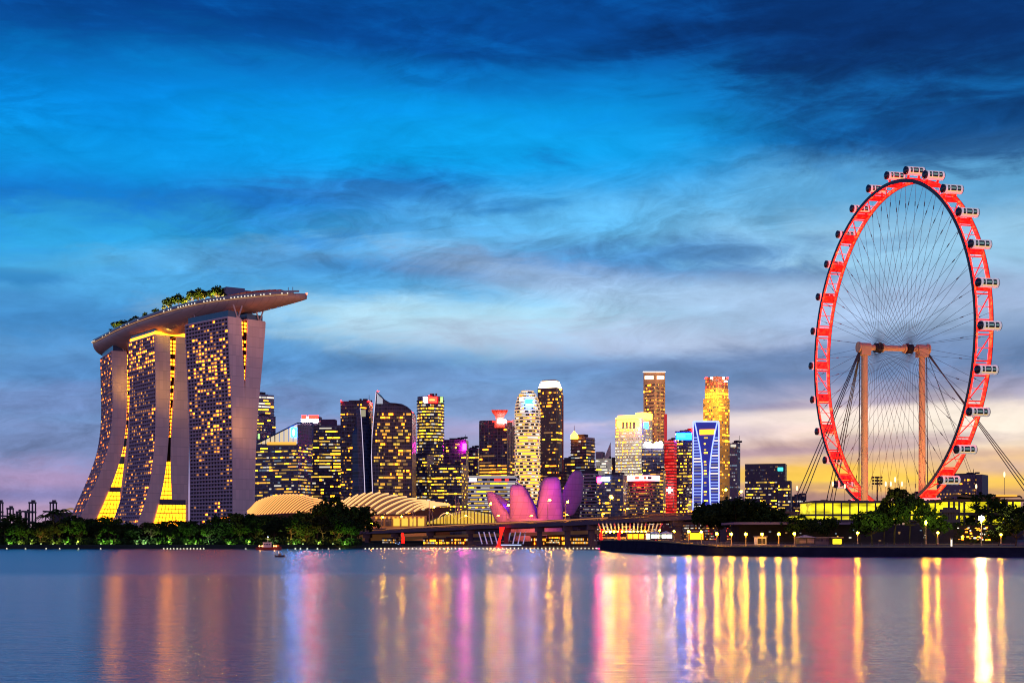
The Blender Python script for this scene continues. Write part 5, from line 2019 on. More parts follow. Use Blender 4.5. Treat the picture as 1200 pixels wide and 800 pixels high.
# fillers behind: dim distant blocks seen in the gaps
for i, (L, R, y, D, lb) in enumerate([(455, 490, 560, 2100, 'distant dark block behind the foot of the peaked sail tower'), (590, 606, 548, 1900, 'dark block in the gap under the red funnel tower'),
        (642, 660, 585, 1450, 'low dark block just behind the lotus petals'), (806, 815, 585, 1600, 'cream low building at the foot of the dark blue-signed tower'),
        (848, 872, 586, 1250, 'low dark block behind the big round tree'), (712, 724, 540, 2150, 'dim block between the thin fin and the cream tower'),
        (926, 945, 582, 1400, 'low building with a pale sign right of the square dark block')]):
    block('office_block', lb, plan2(L, R - 2, R, D, 6), D, y, CONC_D if i != 3 else LITW, None, 3.8, 2.6, 0.4 if i != 3 else 0.8, 'ora' if i % 2 else 'yel', ybase=608, cap=25)
# 26 hotel block behind the wheel
r, pl, zt, of = block('office_block', 'long grey hotel block behind the lower right of the wheel rim', plan2(1098, 1143, 1157.5, 1150, 14), 1150, 557, mat('grey_violet_wall', (0.16, 0.13, 0.17), 0.7, var=0.2, vs=0.1), None, 4.0, 2.6, 0.45, 'ora', ybase=600, cap=60, runs=(1, 2), floors=lambda f, p: p, cat='hotel block')
MB().prism(plan2(1144, 1151, 1158, 1140, 14), 2.2, ZY(555.5, 1140)).build('stair_core', mat('violet_core', (0.06, 0.05, 0.09), 0.6, var=0.2), r, of)
# far low skyline to the right of the wheel and left edge
for i, (L, R, y, D) in enumerate([(940, 975, 590, 1500), (1066, 1078, 580, 1300), (1156, 1200, 597, 1200)]):
    block('office_block', ['far low block left of the wheel', 'small far block between the wheel columns and rim', 'far low roofs at the right edge'][i], plan2(L, R - 2, R, D, 6), D, y, CONC_D, None, 4, 3, 0.12, 'dim', ybase=608, cap=12)

# harbour cranes on the far left
CRN = mat('crane_silhouette', (0.03, 0.03, 0.06), 0.6, var=0.2)


def crane(px, ytop, D, w_, label, two=True):
    b = XY(px, D)
    r = thing('harbour_crane', label, 'crane', (b.x, b.y, 2.2), 'harbour cranes on the horizon')
    of = r.location.copy()
    zt = ZY(ytop, D)
    W_ = w_ * D / F / 2
    lg = MB()
    for sx in (-1, 1):
        for sy in (-1, 1):
            lg.tube((b.x + sx * W_, b.y + sy * 8, 2.2), (b.x + sx * W_ * 0.9, b.y + sy * 8, zt), 1.4, n=4)
    lg.build('legs', CRN, r, of)
    bm = MB()
    for f in (0.45, 0.72, 0.98):
        bm.box((b.x, b.y, 2.2 + (zt - 2.2) * f), (2 * W_ + 3, 17, 3.2))
    bm.box((b.x, b.y - 22, 2.2 + (zt - 2.2) * 0.73), (5, 60, 3))
    bm.build('cross_beam', CRN, r, of)
    MB().box((b.x, b.y + 5, zt + 1), (2 * W_ * 0.8, 8, 6)).build('winch_house', CRN, r, of)
    return r


for i, (px, y, w_, lb) in enumerate([(0, 588, 3, 'harbour crane cut by the left edge of the picture'), (12, 595, 3.6, 'shorter harbour crane second from the left edge'), (38, 588, 4.2, 'tall harbour crane standing alone, left of the palms'),
                                 (62.5, 588, 4.2, 'tall harbour crane directly behind the tallest palm'), (22, 599, 1.6, 'small distant crane, left of its twin'), (32, 599, 1.6, 'small distant crane, right of its twin')]):
    crane(px, y, 2600, w_, lb)
gr = thing('terminal_hall', 'low hall with a pale golden curved roof at the left foot of the hotel', 'hall', (XY(80, 1500).x, 1500, 2))
g = MB()
rows_ = []
for k in range(9):
    a = k / 8
    rows_.append([P(71 + 18 * a, 603 - 6 * math.sin(a * PI * 0.75), 1490), P(71 + 18 * a, 600.5 - 6 * math.sin(a * PI * 0.75), 1560)])
g.grid(rows_)
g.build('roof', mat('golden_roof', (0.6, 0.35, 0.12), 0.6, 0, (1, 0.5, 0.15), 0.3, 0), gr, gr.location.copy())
MB().box(P(80, 607, 1520), (18, 60, 12)).build('wall', CONC_D, gr, gr.location.copy())

# ------------------------------------------------------------------ lotus-shaped museum
PET = PETP
mus = thing('museum', 'purple-lit museum shaped like an open lotus flower', 'museum', (XY(632, 860).x, 860, 3.0))
mo = mus.location.copy()
mw = 860 / F


def smooth_outline(pts, it=1):
    for _ in range(it):
        out = []
        for i in range(len(pts)):
            a, b = Vector(pts[i]), Vector(pts[(i + 1) % len(pts)])
            out += [a * 0.88 + b * 0.12, a * 0.12 + b * 0.88]
        pts = out
    return pts


def petal(pts, D, bulge, thick, lean=0.0, turn=0.0, label=None):
    """a shell petal: an outline in its own slanting plane with a swelling front and hollow back"""
    pts = smooth_outline(pts)
    bulge = bulge * 0.6
    pts = [Vector((q[0], q[1] + max(0.0, q[1] - 598) * 1.1)) for q in pts]
    cx_ = sum(p[0] for p in pts) / len(pts)
    cy_ = sum(p[1] for p in pts) / len(pts)
    n = len(pts)

    def w3(x, y, dep):
        Dx = D + (x - cx_) * turn + (y - cy_) * lean + dep
        return P(x, y, Dx)
    rings = []
    for f in (1.0, 0.93, 0.82, 0.66, 0.46, 0.24, 0.06):
        d = -bulge * math.sqrt(max(0, 1 - f ** 2.2))
        rings.append([w3(cx_ + (p[0] - cx_) * f, cy_ + (p[1] - cy_) * f, d) for p in pts])
    back = []
    for f in (1.0, 0.9, 0.6, 0.2):
        back.append([w3(cx_ + (p[0] - cx_) * f, cy_ + (p[1] - cy_) * f, thick - 2.0 * (1 - f)) for p in pts])
    m = MB()
    m.loft(back[::-1] + rings)
    return m.build('petal', PET, mus, mo, smooth=True)


petal([(660, 575), (667, 557), (673, 550.5), (681, 551), (684.5, 560), (682.5, 586), (674, 600), (664, 602), (658, 590)], 868, 5, 8, 0.1, 0.5)
petal([(655, 585), (661, 570), (668, 556), (672, 558), (664, 580), (660, 600), (652, 604)], 864, 3, 5, 0.1, 0.4)
petal([(578, 576), (584, 579), (600, 590), (600, 604), (592, 600), (585, 590)], 872, 3, 5, 0.1)
petal([(609, 568), (617, 571), (632, 600), (632, 607), (620, 606)], 876, 3, 6, 0.1)
petal([(628, 596), (633, 566), (639, 558), (648, 562), (646, 600)], 878, 3, 6, 0.1)
petal([(597.5, 571), (600.5, 567.5), (611, 567.5), (615, 571), (624, 589), (632, 607), (610, 611), (597.5, 606), (597, 590)], 852, 6, 9, 0.15)
petal([(629, 599), (635, 567), (640, 559), (652, 558), (656.5, 562), (659, 585), (660, 607), (634, 609)], 850, 7, 9, 0.15)
petal([(570.5, 576), (578, 575.5), (587, 590), (607, 607), (612, 611), (594, 611), (579, 603), (571.5, 589)], 856, 4, 6, 0.1)
bs = MB()
bs.loft([[Vector((mo.x + r_ * math.cos(a) * 1.2, mo.y + r_ * math.sin(a), z_)) for a in [2 * PI * k / 24 for k in range(24)]] for z_, r_ in ((3, 14), (8, 12), (13, 14), (17, 18))])
bs.build('base_bowl', PET, mus, mo, smooth=True)
# purple and orange floodlights at its foot
for px, dy_, y, colr, pw in ((590, -42, 606, (1.0, 0.2, 0.03), 200000), (615, -46, 608, (1.0, 0.22, 0.03), 200000), (640, -46, 590, (0.9, 0.06, 0.25), 80000), (600, -50, 575, (0.85, 0.05, 0.35), 90000),
                             (652, -46, 566, (0.5, 0.02, 0.6), 90000), (680, -40, 574, (0.32, 0.01, 0.75), 90000), (576, -40, 575, (0.4, 0.02, 0.7), 50000), (662, -40, 602, (0.8, 0.05, 0.3), 50000)):
    lamp(P(px, y, 860 + dy_), colr, pw * 0.33, 2.0)
for px, pw in ((590, 1), (625, 1), (663, 1)):
    lamp(P(px, 596, 869), (0.25, 0.02, 0.8), 3000, 2.0, 'POINT')

# ------------------------------------------------------------------ convention centre with ribbed vault roofs
RIB = glow('glowing_roof_rib', (1.0, 0.42, 0.10), 1.45)  # floodlight on the ribs put in as their own emission
RIBW = glow('glowing_roof_rib_white', (1.0, 0.50, 0.17), 1.45)
ROOFM = mat('vault_roof', (0.30, 0.17, 0.10), 0.6, 0, (1.0, 0.35, 0.08), 0.07, 0)  # warm light on the roof put in as faint emission
DARKW = mat('dark_brown_wall', (0.10, 0.06, 0.05), 0.8, var=0.3)  # even dark brown, also used for shops and waterfront buildings


def curve_pts(rows_, n):
    P2 = [Vector(p) for p in rows_]
    P2 = [P2[0] * 2 - P2[1]] + P2 + [P2[-1] * 2 - P2[-2]]
    segs = len(P2) - 3
    out = []
    for i in range(n + 1):
        u = i / n * segs
        k = min(int(u), segs - 1)
        f = u - k
        a, b, c, d = P2[k:k + 4]
        out.append(0.5 * ((2 * b) + (c - a) * f + (2 * a - 5 * b + 4 * c - d) * f * f + (3 * b - a - 3 * c + d) * f ** 3))
    return out


def vault(root, ridge, eave, Dr, De, nrib, skew, ribm, roofm, n=60, rib_r=0.55):
    of = root.location.copy()
    R_ = curve_pts(ridge, n)
    E_ = curve_pts(eave, n)
    surf = []
    for i in range(n + 1):
        row = []
        for j in range(9):
            v = j / 8
            x = R_[i].x * (1 - v) + E_[i].x * v
            y = R_[i].y + (E_[i].y - R_[i].y) * (1 - math.sqrt(max(0.0, 1 - v * v)) if False else v ** 1.25)
            row.append(P(x, y, Dr + (De - Dr) * v ** 0.8))
        surf.append(row)
    MB().grid(surf).build('vault_roof', roofm, root, of, smooth=True)
    for k in range(nrib):
        f0 = k / (nrib - 1)
        pts = []
        for j in range(9):
            v = j / 8
            u = f0 + skew * (1 - v) - skew * 0.5
            if u < 0 or u > 1:
                continue
            i = min(n - 1, int(u * n))
            fr_ = u * n - i
            a = surf[i][j].lerp(surf[i + 1][j], fr_)
            pts.append(a + Vector((0, -0.8, 0.5)))
        if len(pts) > 2:
            MB().path(pts, rib_r, 5).build('roof_rib', ribm, root, of)
    wb_ = MB()
    bot = [Vector((p[-1].x, p[-1].y + 1.5, 3.0)) for p in surf]
    topp = [p[-1] + Vector((0, 1.5, -0.3)) for p in surf]
    wb_.grid([bot, topp])
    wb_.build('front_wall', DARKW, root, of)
    return surf


va = thing('convention_hall', 'golden ribbed vault roof beside the foot of the right-hand hotel tower', 'hall', (XY(340, 1010).x, 1010, 3))
vault(va, [(290, 596), (305, 586), (322, 581), (340, 579.5), (360, 581), (385, 589), (400, 596)], [(290, 604), (305, 603), (322, 602), (340, 601), (360, 601), (385, 601), (400, 601)], 1040, 985, 30, 0.25, RIB, ROOFM, rib_r=0.42)
vb = thing('convention_hall', 'shell roof with broad pale glowing ribs in the middle of the waterfront', 'hall', (XY(450, 950).x, 950, 3))
vault(vb, [(383, 601), (397, 589), (420, 580), (443, 577.5), (470, 581.5), (500, 587), (527, 591.5)], [(383, 603), (400, 602.5), (420, 602), (445, 602), (475, 601.5), (500, 596), (527, 592.5)], 985, 930, 17, 0.28, RIBW, ROOFM, rib_r=0.62)
of = vb.location.copy()
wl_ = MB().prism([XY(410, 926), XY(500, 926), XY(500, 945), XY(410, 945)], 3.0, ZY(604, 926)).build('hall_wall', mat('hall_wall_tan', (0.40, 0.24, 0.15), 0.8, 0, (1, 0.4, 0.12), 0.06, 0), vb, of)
for i in range(9):
    x0 = 413 + i * 9.6
    dk = i in (1,)
    MB().obox(P(x0, 616, 924.5), Vector((7.2 * 0.58, 0, 0)), Vector((0, 1, 0)), zz * (9 * 0.58)).build('bay_opening', GLASS_P if i < 5 else GW['ym'], wl_, of)
for i in range(12):
    MB().obox(P(440 + i * 5, 607.5, 924.5), Vector((1.2, 0, 0)), Vector((0, 1, 0)), zz * 1.2).build('window', GW['om'], wl_, of)
# arcade of shops: low yellow-lit arched building right of it
sh = thing('shopping_arcade', 'low yellow-lit glass arcade with an arched roof left of the lotus building', 'arcade', (XY(540, 930).x, 930, 3))
of = sh.location.copy()
ARC = glow('arcade_yellow', (1.0, 0.62, 0.04), 0.75, 'AUTO')
rows_ = []
for k in range(25):
    f = k / 24
    x = 500 + 96 * f
    y = 612 - 15.5 * math.sin(min(1, f * 1.6) * PI / 2) * (1 - 0.62 * max(0, f - 0.45) / 0.55)
    rows_.append([P(x, y, 915), P(x, y + 2.2, 880), P(x, 613.5, 878)])
MB().grid(rows_).build('glass_roof', ARC, sh, of)
fr = MB()
for k in range(0, 25, 1):
    fr.path([q + Vector((0, -0.8, 0.2)) for q in rows_[k]], 0.35, 5)
fr.path([q[0] + Vector((0, -0.5, 0.5)) for q in rows_], 0.5, 5)
fr.build('roof_frame', mat('arcade_frame', (0.10, 0.07, 0.03), 0.6, var=0.2), sh, of)
for x0, x1, h_ in ((513, 534, 9), (536, 556, 6)):
    rows_ = []
    for k in range(9):
        a = PI * k / 8
        rows_.append([P((x0 + x1) / 2 - (x1 - x0) / 2 * math.cos(a), 612 - h_ * math.sin(a) * 1.2, 876 - 1), P((x0 + x1) / 2 - (x1 - x0) / 2 * math.cos(a), 611 - h_ * math.sin(a) * 1.2, 884)])
    MB().grid(rows_).build('entrance_arch', RIBW, sh, of)
for i, (x, y0, y1) in enumerate(((534, 576, 610), (537, 584, 610), (539, 590, 610), (503, 586, 612), (592, 594, 612), (484, 588, 612))):
    r_ = thing('mast', ['tallest thin pale mast', 'middle pale mast', 'short pale mast', 'lone thin mast at the left end', 'thin mast at the right end', 'thin mast against the pale ribbed shell'][i] + ' by the yellow arcade', 'mast', P(x, 616, 880), 'masts by the arcade')
    MB().tube((0, 0, 0), (0, 0, (616 - y0) * 880 / F), 0.35, 0.15, n=5).build('pole', CONC_G, r_)
    MB().tube((0, 0, (616 - y0) * 880 / F * 0.7), (3, 0, (616 - y0) * 880 / F * 0.25), 0.1, n=4).build('stay', CONC_G, r_)

# ------------------------------------------------------------------ the road bridge
BR = [(405, 622.5, 930), (470, 619.5, 880), (560, 615, 800), (640, 611.5, 720), (700, 608.5, 665), (760, 605, 625), (860, 601, 590), (1000, 603, 585)]
ctr = [P(px, y, D) for px, y, D in BR]
bridge = thing('bridge', 'long low road bridge crossing the whole bay in front of the city', 'bridge', (ctr[3].x, ctr[3].y, 0))
of = bridge.location.copy()
DECK = mat('bridge_concrete', (0.13, 0.10, 0.13), 0.8, var=0.25, vs=0.1)


def beam_along(pts, prof):
    rings = []
    for i, p in enumerate(pts):
        a, b = pts[max(0, i - 1)], pts[min(len(pts) - 1, i + 1)]
        d = (b - a)
        d.z = 0
        d.normalize()
        n = Vector((d.y, -d.x, 0))
        if n.y > 0:
            n = -n
        rings.append([p + n * u + zz * v for u, v in prof])
    return MB().loft(rings)


fine = [Vector(q) for q in curve_pts([tuple(c) for c in ctr], 70)]
beam_along(fine, [(0, -2.2), (2, -2.4), (2, -0.5), (0.5, 0), (-19, 0), (-21, -0.5), (-21, -2.4)]).build('deck', DECK, bridge, of)
beam_along(fine, [(1.6, 0.0), (2.05, 0.0), (2.05, 1.0), (1.6, 1.0)]).build('parapet', mat('parapet_brown', (0.20, 0.11, 0.10), 0.8, var=0.2), bridge, of)
lo = [p + Vector((-4, 40, -5.2)) for p in fine[:46]]
beam_along(lo, [(0, -1.4), (2, -1.6), (2, 0), (-10, 0), (-10, -1.6)]).build('lower_walkway', mat('walkway_warm', (0.35, 0.24, 0.2), 0.8, 0, (1.0, 0.45, 0.22), 0.05, 0), bridge, of)
for i in range(4, 70, 5):
    p = fine[i]
    pr_ = MB()
    pr_.prism([Vector((p.x - 1.3, p.y + 1)), Vector((p.x + 1.3, p.y + 1)), Vector((p.x + 1.3, p.y + 14)), Vector((p.x - 1.3, p.y + 14))], -1.5, p.z - 5.0)
    pr_.prism([Vector((p.x - 2.4, p.y + 0)), Vector((p.x + 2.4, p.y + 0)), Vector((p.x + 2.4, p.y + 16)), Vector((p.x - 2.4, p.y + 16))], p.z - 4.95, p.z - 2.45)
    pr_.build('pier', DECK, bridge, of)
# warm light strip under the parapet
beam_along([p for p in fine[8:44]], [(2.08, 0.25), (2.3, 0.25), (2.3, 0.7), (2.08, 0.7)]).build('light_strip', glow('orange_strip', (1.0, 0.38, 0.10), 0.55), bridge, of)

GLOBE = glow('street_lamp_globe', (1.0, 0.40, 0.003), 480.0, 'AUTO')
GLOBEW = glow('street_lamp_white', (1.0, 0.7, 0.4), 90.0, 'AUTO')
POLE = mat('lamp_pole', (0.25, 0.2, 0.18), 0.6, var=0.1)


def lamp_post(h, gm, rad, arm=1.0, gname='globe'):
    r = thing('street_lamp', 'x', 'street lamp', (0, 0, 0))
    m = MB().tube((0, 0, 0), (0, 0, h), 0.16, 0.1, n=6)
    m.tube((0, 0, h), (arm, 0, h + 0.3), 0.08, n=5)
    m.tube((0, 0, 0), (0, 0, 0.6), 0.28, 0.2, n=8)
    m.build('pole', POLE, r)
    MB().ball((arm, 0, h + 0.25), rad, 8, 6).build('lamp_head', gm, r)
    return r


bl0 = None
BL = [(417, 612), (435, 613), (448, 606), (470, 605), (508, 594), (523, 601), (545, 604), (574, 590), (583, 604), (595, 592), (622, 604), (643, 586), (664, 588), (663, 603), (706, 602), (716, 583), (734, 596), (756, 596), (849, 574), (867, 576)]
for i, (px, y) in enumerate(BL):
    j = min(range(len(fine)), key=lambda k: abs(600 + fine[k].x / fine[k].y * F - px))
    p = fine[j]
    h = max(2.5, ZY(y, p.y) - p.z)
    if bl0 is None:
        bl0 = lamp_post(10.0, GLOBE, 0.55)
        r_ = bl0
    else:
        r_ = dup(bl0, (0, 0, 0))
    r_.location = ((px - 600) / F * p.y - 0.5, p.y - 0.6, p.z + 0.05)
    r_.scale = (1, 1, h / 10.2)
    for ch in r_.children:
        if ch.name.startswith('lamp_head'):
            ch.scale = (1, 1, 1)
    r_['label'] = 'orange street lamp on the road bridge, %s along it from the left' % ORD[i]
    r_['group'] = 'street lamps along the bridge'
# sloping struts given a blue glow and light rail pier under the bridge
fx = thing('fountain_pier', 'landing stage with slanting white poles and blue lights under the bridge', 'landing stage', P(587, 640, 780))
of = fx.location.copy()
bs = MB().box(P(585, 640, 775), (26, 10, 2.6))
bs.build('platform', mat('navy_platform', (0.02, 0.03, 0.12), 0.6, var=0.2), fx, of)
MB().box(P(599, 639.3, 768), (11.5, 1, 1.6)).build('light_strip', glow('blue_white_strip', (0.45, 0.6, 1.0), 1.3, 'AUTO'), fx, of)
for i in range(9):
    if i == 4:
        continue
    x = 563 + i * 6
    lean = -3.2 if i < 4 else 3.2
    MB().tube(P(x + 2, 637, 770), P(x + 2 + (lean if i > 3 else -4), 623, 770), 0.35, n=5).build('slanting_pole', mat('blue_glow_pole', (0.5, 0.55, 0.7), 0.5, 0, (0.4, 0.5, 1.0), 0.35, 0), fx, of)  # blue light on the pole put in as emission
rs = thing('sail_sculpture', 'red illuminated funnel sculpture in front of the slanting poles', 'sculpture', P(585, 641, 760))
of = rs.location.copy()
RSM = mat('red_lit_fabric', (0.6, 0.03, 0.02), 0.6, 0, (1.0, 0.005, 0.002), 5.0, 0, sample='AUTO')
g = MB()
g.loft([[P(x0, y, 758), P(x1, y, 758), P(x1, y, 762), P(x0, y, 762)] for x0, x1, y in ((582, 585.5, 641), (583.5, 586.5, 634), (586, 588.5, 626), (585, 591.5, 617.5))])
g.build('sail', RSM, rs, of)
MB().box(P(584, 641.5, 757), (3.4, 3, .9)).build('base', RSM, rs, of)
rs = thing('sail_sculpture', 'smaller red illuminated sail standing behind the dark moored boat', 'sculpture', P(471, 637, 800))
MB().loft([[P(x0, y, 798), P(x1, y, 798), P(x1, y, 801), P(x0, y, 801)] for x0, x1, y in ((470.5, 474, 636), (471, 474, 630), (470.5, 472.5, 624))]).build('sail', RSM, rs, rs.location.copy())

# waterfront shops and restaurants seen below the deck
SHW = [(496, 522, 631, 637, 'yb', 'row of yellow-lit shopfronts under the left part of the bridge'), (523, 548, 630, 637, 'ob', 'amber-lit restaurant front under the bridge, right of the yellow shopfronts'),
       (448, 466, 631, 636, 'wd', 'dim white booth beside the moored dark boat'), (622, 640, 629, 638, 'ob', 'amber cafe front right of the slanting poles'),
       (641, 662, 627, 638, 'ob', 'brightest amber cafe front below the lotus building'), (664, 690, 629, 637, 'om', 'dim amber hall front left of the helix lamps'), (640, 655, 632, 636, 'wb', 'small white-lit kiosk under the lotus building')]
for i, (x0, x1, y0, y1, k, lb) in enumerate(SHW):
    D = 770 if i != 6 else 762
    r_ = thing('waterfront_shop', lb, 'shop', P((x0 + x1) / 2, 639.5, D))
    of = r_.location.copy()
    w_ = (x1 - x0) * D / F
    zb0 = 0.8
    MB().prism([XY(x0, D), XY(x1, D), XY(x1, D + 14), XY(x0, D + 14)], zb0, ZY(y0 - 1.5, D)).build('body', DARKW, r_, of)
    MB().obox(P(x0 - 0.8, y0 - 0.3, D - 2.5), Vector((w_ + 1, 0, 0)), Vector((0, 4, 0)), zz * 0.5).build('canopy', CONC_D, r_, of)
    n = max(3, int((x1 - x0) / 1.8))
    rnd = random.Random(90 + i)
    for j in range(n):
        for lv in range(2):
            if rnd.random() < 0.72:
                xx = x0 + (x1 - x0) * (j + 0.15) / n
                hh = (y1 - y0) / 2.0
                MB().obox(P(xx, y1 - hh * lv - 0.2, D - 0.3), Vector(((x1 - x0) / n * 0.66 * D / F, 0, 0)), Vector((0, 0.3, 0)), zz * (hh * 0.6 * D / F)).build('shop_window', GW[rnd.choice([k, k, 'om', 'ym', 'wm'])], r_, of)
for x0, x1, yt, D, lb in ((694, 742, 612.5, 905, 'low waterfront building with red and white lights seen between the leaning hoops'), (742, 800, 611, 880, 'low waterfront building with red and amber lights behind the tents'), (800, 868, 610.5, 700, 'low dark building with red and white lights behind the amber container')):
    block('waterfront_building', lb, plan2(x0, x1 - 1, x1, D, 6), D, yt, DARKW, None, 3.2, 2.6, 0.55, 'red', ybase=634, cap=60, cat='building', plant=False, runs=(1, 2), z0=2.5)
# quay they stand on
struct('quay', MB().prism([XY(425, 768), XY(560, 765), XY(700, 740), XY(712, 700), XY(730, 760), XY(720, 1100), XY(425, 1100)], -1, 0.8), PAVE)
struct('museum_terrace', MB().prism([XY(540, 800), XY(700, 790), XY(700, 1000), XY(540, 1000)], 0.9, 3.0), PAVE)

# ------------------------------------------------------------------ helix footbridge lamps, platform and booths at the tip of the promenade
hx = thing('helix_footbridge', 'curved footbridge canopy of leaning lit hoops at the tip of the promenade', 'footbridge', P(732, 632, 600))
of = hx.location.copy()
for i in range(17):
    x = 704 + i * 4.3
    f = i / 16
    ln = -2.6 + 5.2 * f
    y0, y1 = 621.5 - 0.5 * f, 613.5
    c_ = glow('hoop_amber', (1.0, 0.55, 0.25), 0.7) if i % 4 else glow('hoop_red', (1.0, 0.1, 0.1), 0.6)
    MB().path([P(x, y0, 600), P(x + ln * 0.5, (y0 + y1) / 2 - 1, 597), P(x + ln, y1, 600)], 0.32, 5).build('hoop', c_, hx, of)
MB().obox(P(702, 631, 602), Vector((73 * 0.375, 0, 0)), Vector((0, 6, 0)), zz * 0.8).build('deck', DECK, hx, of)
MB().obox(P(702, 622.6, 600), Vector((70 * 0.375, 0, 0)), Vector((0, 0.6, 0)), zz * 0.45).build('handrail', STEEL, hx, of)
for i in range(12):
    MB().ball(P(706 + i * 4.6, 622.8, 597), 0.42, 6, 4).build('lamp', GLOBE if i % 5 != 2 else GLOBEW, hx, of)
for x, lb in ((704, 'left'), (725, 'right')):
    s_ = thing('sail_sculpture', 'bright red fabric %s' % ('column at the very tip of the promenade' if lb == 'left' else 'column beside the amber booth'), 'sculpture', P(x, 633, 588))
    MB().loft([[P(x0, y, 586), P(x1, y, 586), P(x1, y, 588), P(x0, y, 588)] for x0, x1, y in ((x - 1.0, x + 2.6, 632), (x - 1.5, x + 1.4, 627), (x + 0.3, x + 3.2, 620))]).build('sail', RSM, s_, s_.location.copy())


def booth(x0, x1, y0, y1, D, wall, face, lb, roof='flat', z0=None, canopy=None, bays=2):
    b = P((x0 + x1) / 2, y1, D)
    r_ = thing('booth', lb, 'booth', b)
    of = b.copy()
    w_ = (x1 - x0) * D / F
    h = (y1 - y0) * D / F
    MB().obox(P(x0, y1, D), Vector((w_, 0, 0)), Vector((0, 5, 0)), zz * h).build('body', wall, r_, of)
    for k in range(bays):
        a = P(x0 + (x1 - x0) * (k + 0.08) / bays, y1 - (y1 - y0) * 0.12, D - 0.12)
        MB().obox(a, Vector((w_ / bays * 0.84, 0, 0)), Vector((0, 0.1, 0)), zz * (h * 0.72)).build('front_panel', face, r_, of)
    if roof == 'flat':
        MB().obox(P(x0, y0, D) + Vector((-0.3, -0.6, 0.01)), Vector((w_ + 0.6, 0, 0)), Vector((0, 6, 0)), zz * 0.3).build('roof', canopy or CONC_G, r_, of)
    else:
        c = P((x0 + x1) / 2, y0 - 3.2, D)
        a = P(x0, y0, D)
        q = MB()
        pts = [a + Vector((-0.5, -0.5, 0)), a + Vector((w_ + 0.5, -0.5, 0)), a + Vector((w_ + 0.5, 5.5, 0)), a + Vector((-0.5, 5.5, 0))]
        for i in range(4):
            q.poly([pts[i], pts[(i + 1) % 4], c + Vector((0, 2.5, 0))])
        q.poly(pts[::-1])
        q.build('tent_roof', canopy or WHITEP, r_, of)
    return r_


AMB = mat('amber_lit_panel', (0.5, 0.25, 0.05), 0.6, 0, (1.0, 0.25, 0.004), 4.5, 0, sample='AUTO')
WLP = mat('white_lit_panel', (0.7, 0.7, 0.6), 0.6, 0, (0.85, 1.0, 0.75), 3.0, 0, sample='AUTO')
YLP = mat('yellow_lit_panel', (0.6, 0.5, 0.05), 0.6, 0, (0.95, 0.8, 0.01), 2.0, 0, sample='AUTO')
booth(735, 755, 624, 632, 520, BLACKM, AMB, 'long amber-lit booth at the promenade tip beside the footbridge hoops', canopy=mat('lilac_roof', (0.3, 0.25, 0.4), 0.7, var=0.1), bays=3)
booth(757, 762, 624, 632, 518, WHITEP, WLP, 'narrow white kiosk at the right end of the long amber booth', bays=1)
booth(763, 774, 625, 631, 515, CONC_D, WLP, 'white peaked tent right of the long amber booth', 'tent', bays=3)
booth(775, 788, 625, 631, 512, CONC_D, WLP, 'greenish-white lit tent, the right one of the pair of tents', 'tent', bays=2)
booth(807, 825.5, 622.5, 633, 470, BLACKM, AMB, 'big square amber-lit container with a lilac roof', canopy=MATS['lilac_roof'], bays=1)
booth(887, 898, 629, 638, 432, WHITEP, BLACKM, 'small white kiosk with a dark screen window under the lamps', bays=1)
booth(936, 955, 629.5, 637, 425, BLACKM, GLASS_P, 'pale grey peaked marquee on the promenade', 'tent', canopy=mat('grey_canvas', (0.25, 0.25, 0.38), 0.8, var=0.1), bays=2)
booth(955, 973, 630, 638, 428, mat('grey_cabin', (0.16, 0.13, 0.16), 0.8, var=0.2), GLASS_P, 'low grey cabin between the marquee and the yellow-lit cube', bays=3)
booth(975, 987, 630, 638, 424, BLACKM, YLP, 'small cube glowing lemon yellow on the promenade', bays=1)

# promenade lamps
PLAMP = [(807, 622.5), (822, 623), (840, 625), (857, 625.5), (874, 625.5), (893, 625.5), (912.5, 625.5), (931, 625)]
pl0 = None
for i, (px, y) in enumerate(PLAMP):
    D = 440 if px < 830 else 418
    z0 = 2.75 if px > 830 else 3.2
    h = ZY(y, D) - z0
    if pl0 is None:
        pl0 = lamp_post(4.0, GLOBE, 0.42, 0.0)
        r_ = pl0
    else:
        r_ = dup(pl0, (0, 0, 0))
    b = XY(px, D)
    r_.location = (b.x, b.y, z0)
    r_.scale = (1, 1, h / 4.25)
    r_['label'] = 'glowing amber globe lamp on the promenade, %s from the left in its row' % ORD[i]
    r_['group'] = 'globe lamps along the promenade'
for i, (px, y, yb_, s_) in enumerate(((1005, 624, 637, 1), (1099, 624, 637, 1), (1173, 626, 637, 1), (773, 621, 630, .9), (790, 622, 632, .9), (1085, 612, 637, .8))):
    D = 415 if px > 900 else 500
    r_ = dup(pl0, (XY(px, D).x, D, ZY(yb_, D)), label=['post lamp below the left column of the wheel', 'twin-height post lamp below the right column of the wheel', 'post lamp just right of the great floodlight', 'small lamp between the pair of tents', 'lamp right of the tents', 'white lamp in the trees under the wheel'][i], group='post lamps on the right shore')
    r_.scale = (s_, s_, (ZY(y, D) - ZY(yb_, D)) / 4.25)
p = XY(1115, 412)
r_ = thing('light_column', 'short glowing white light column on the promenade', 'lamp', (p.x, p.y, 3.0))
MB().tube((0, 0, 0), (0, 0, 2.0), 0.25, n=8).build('lit_tube', GW['wb'], r_)
MB().tube((0, 0, 2.02), (0, 0, 2.4), 0.4, n=8).build('cap', STEEL, r_)

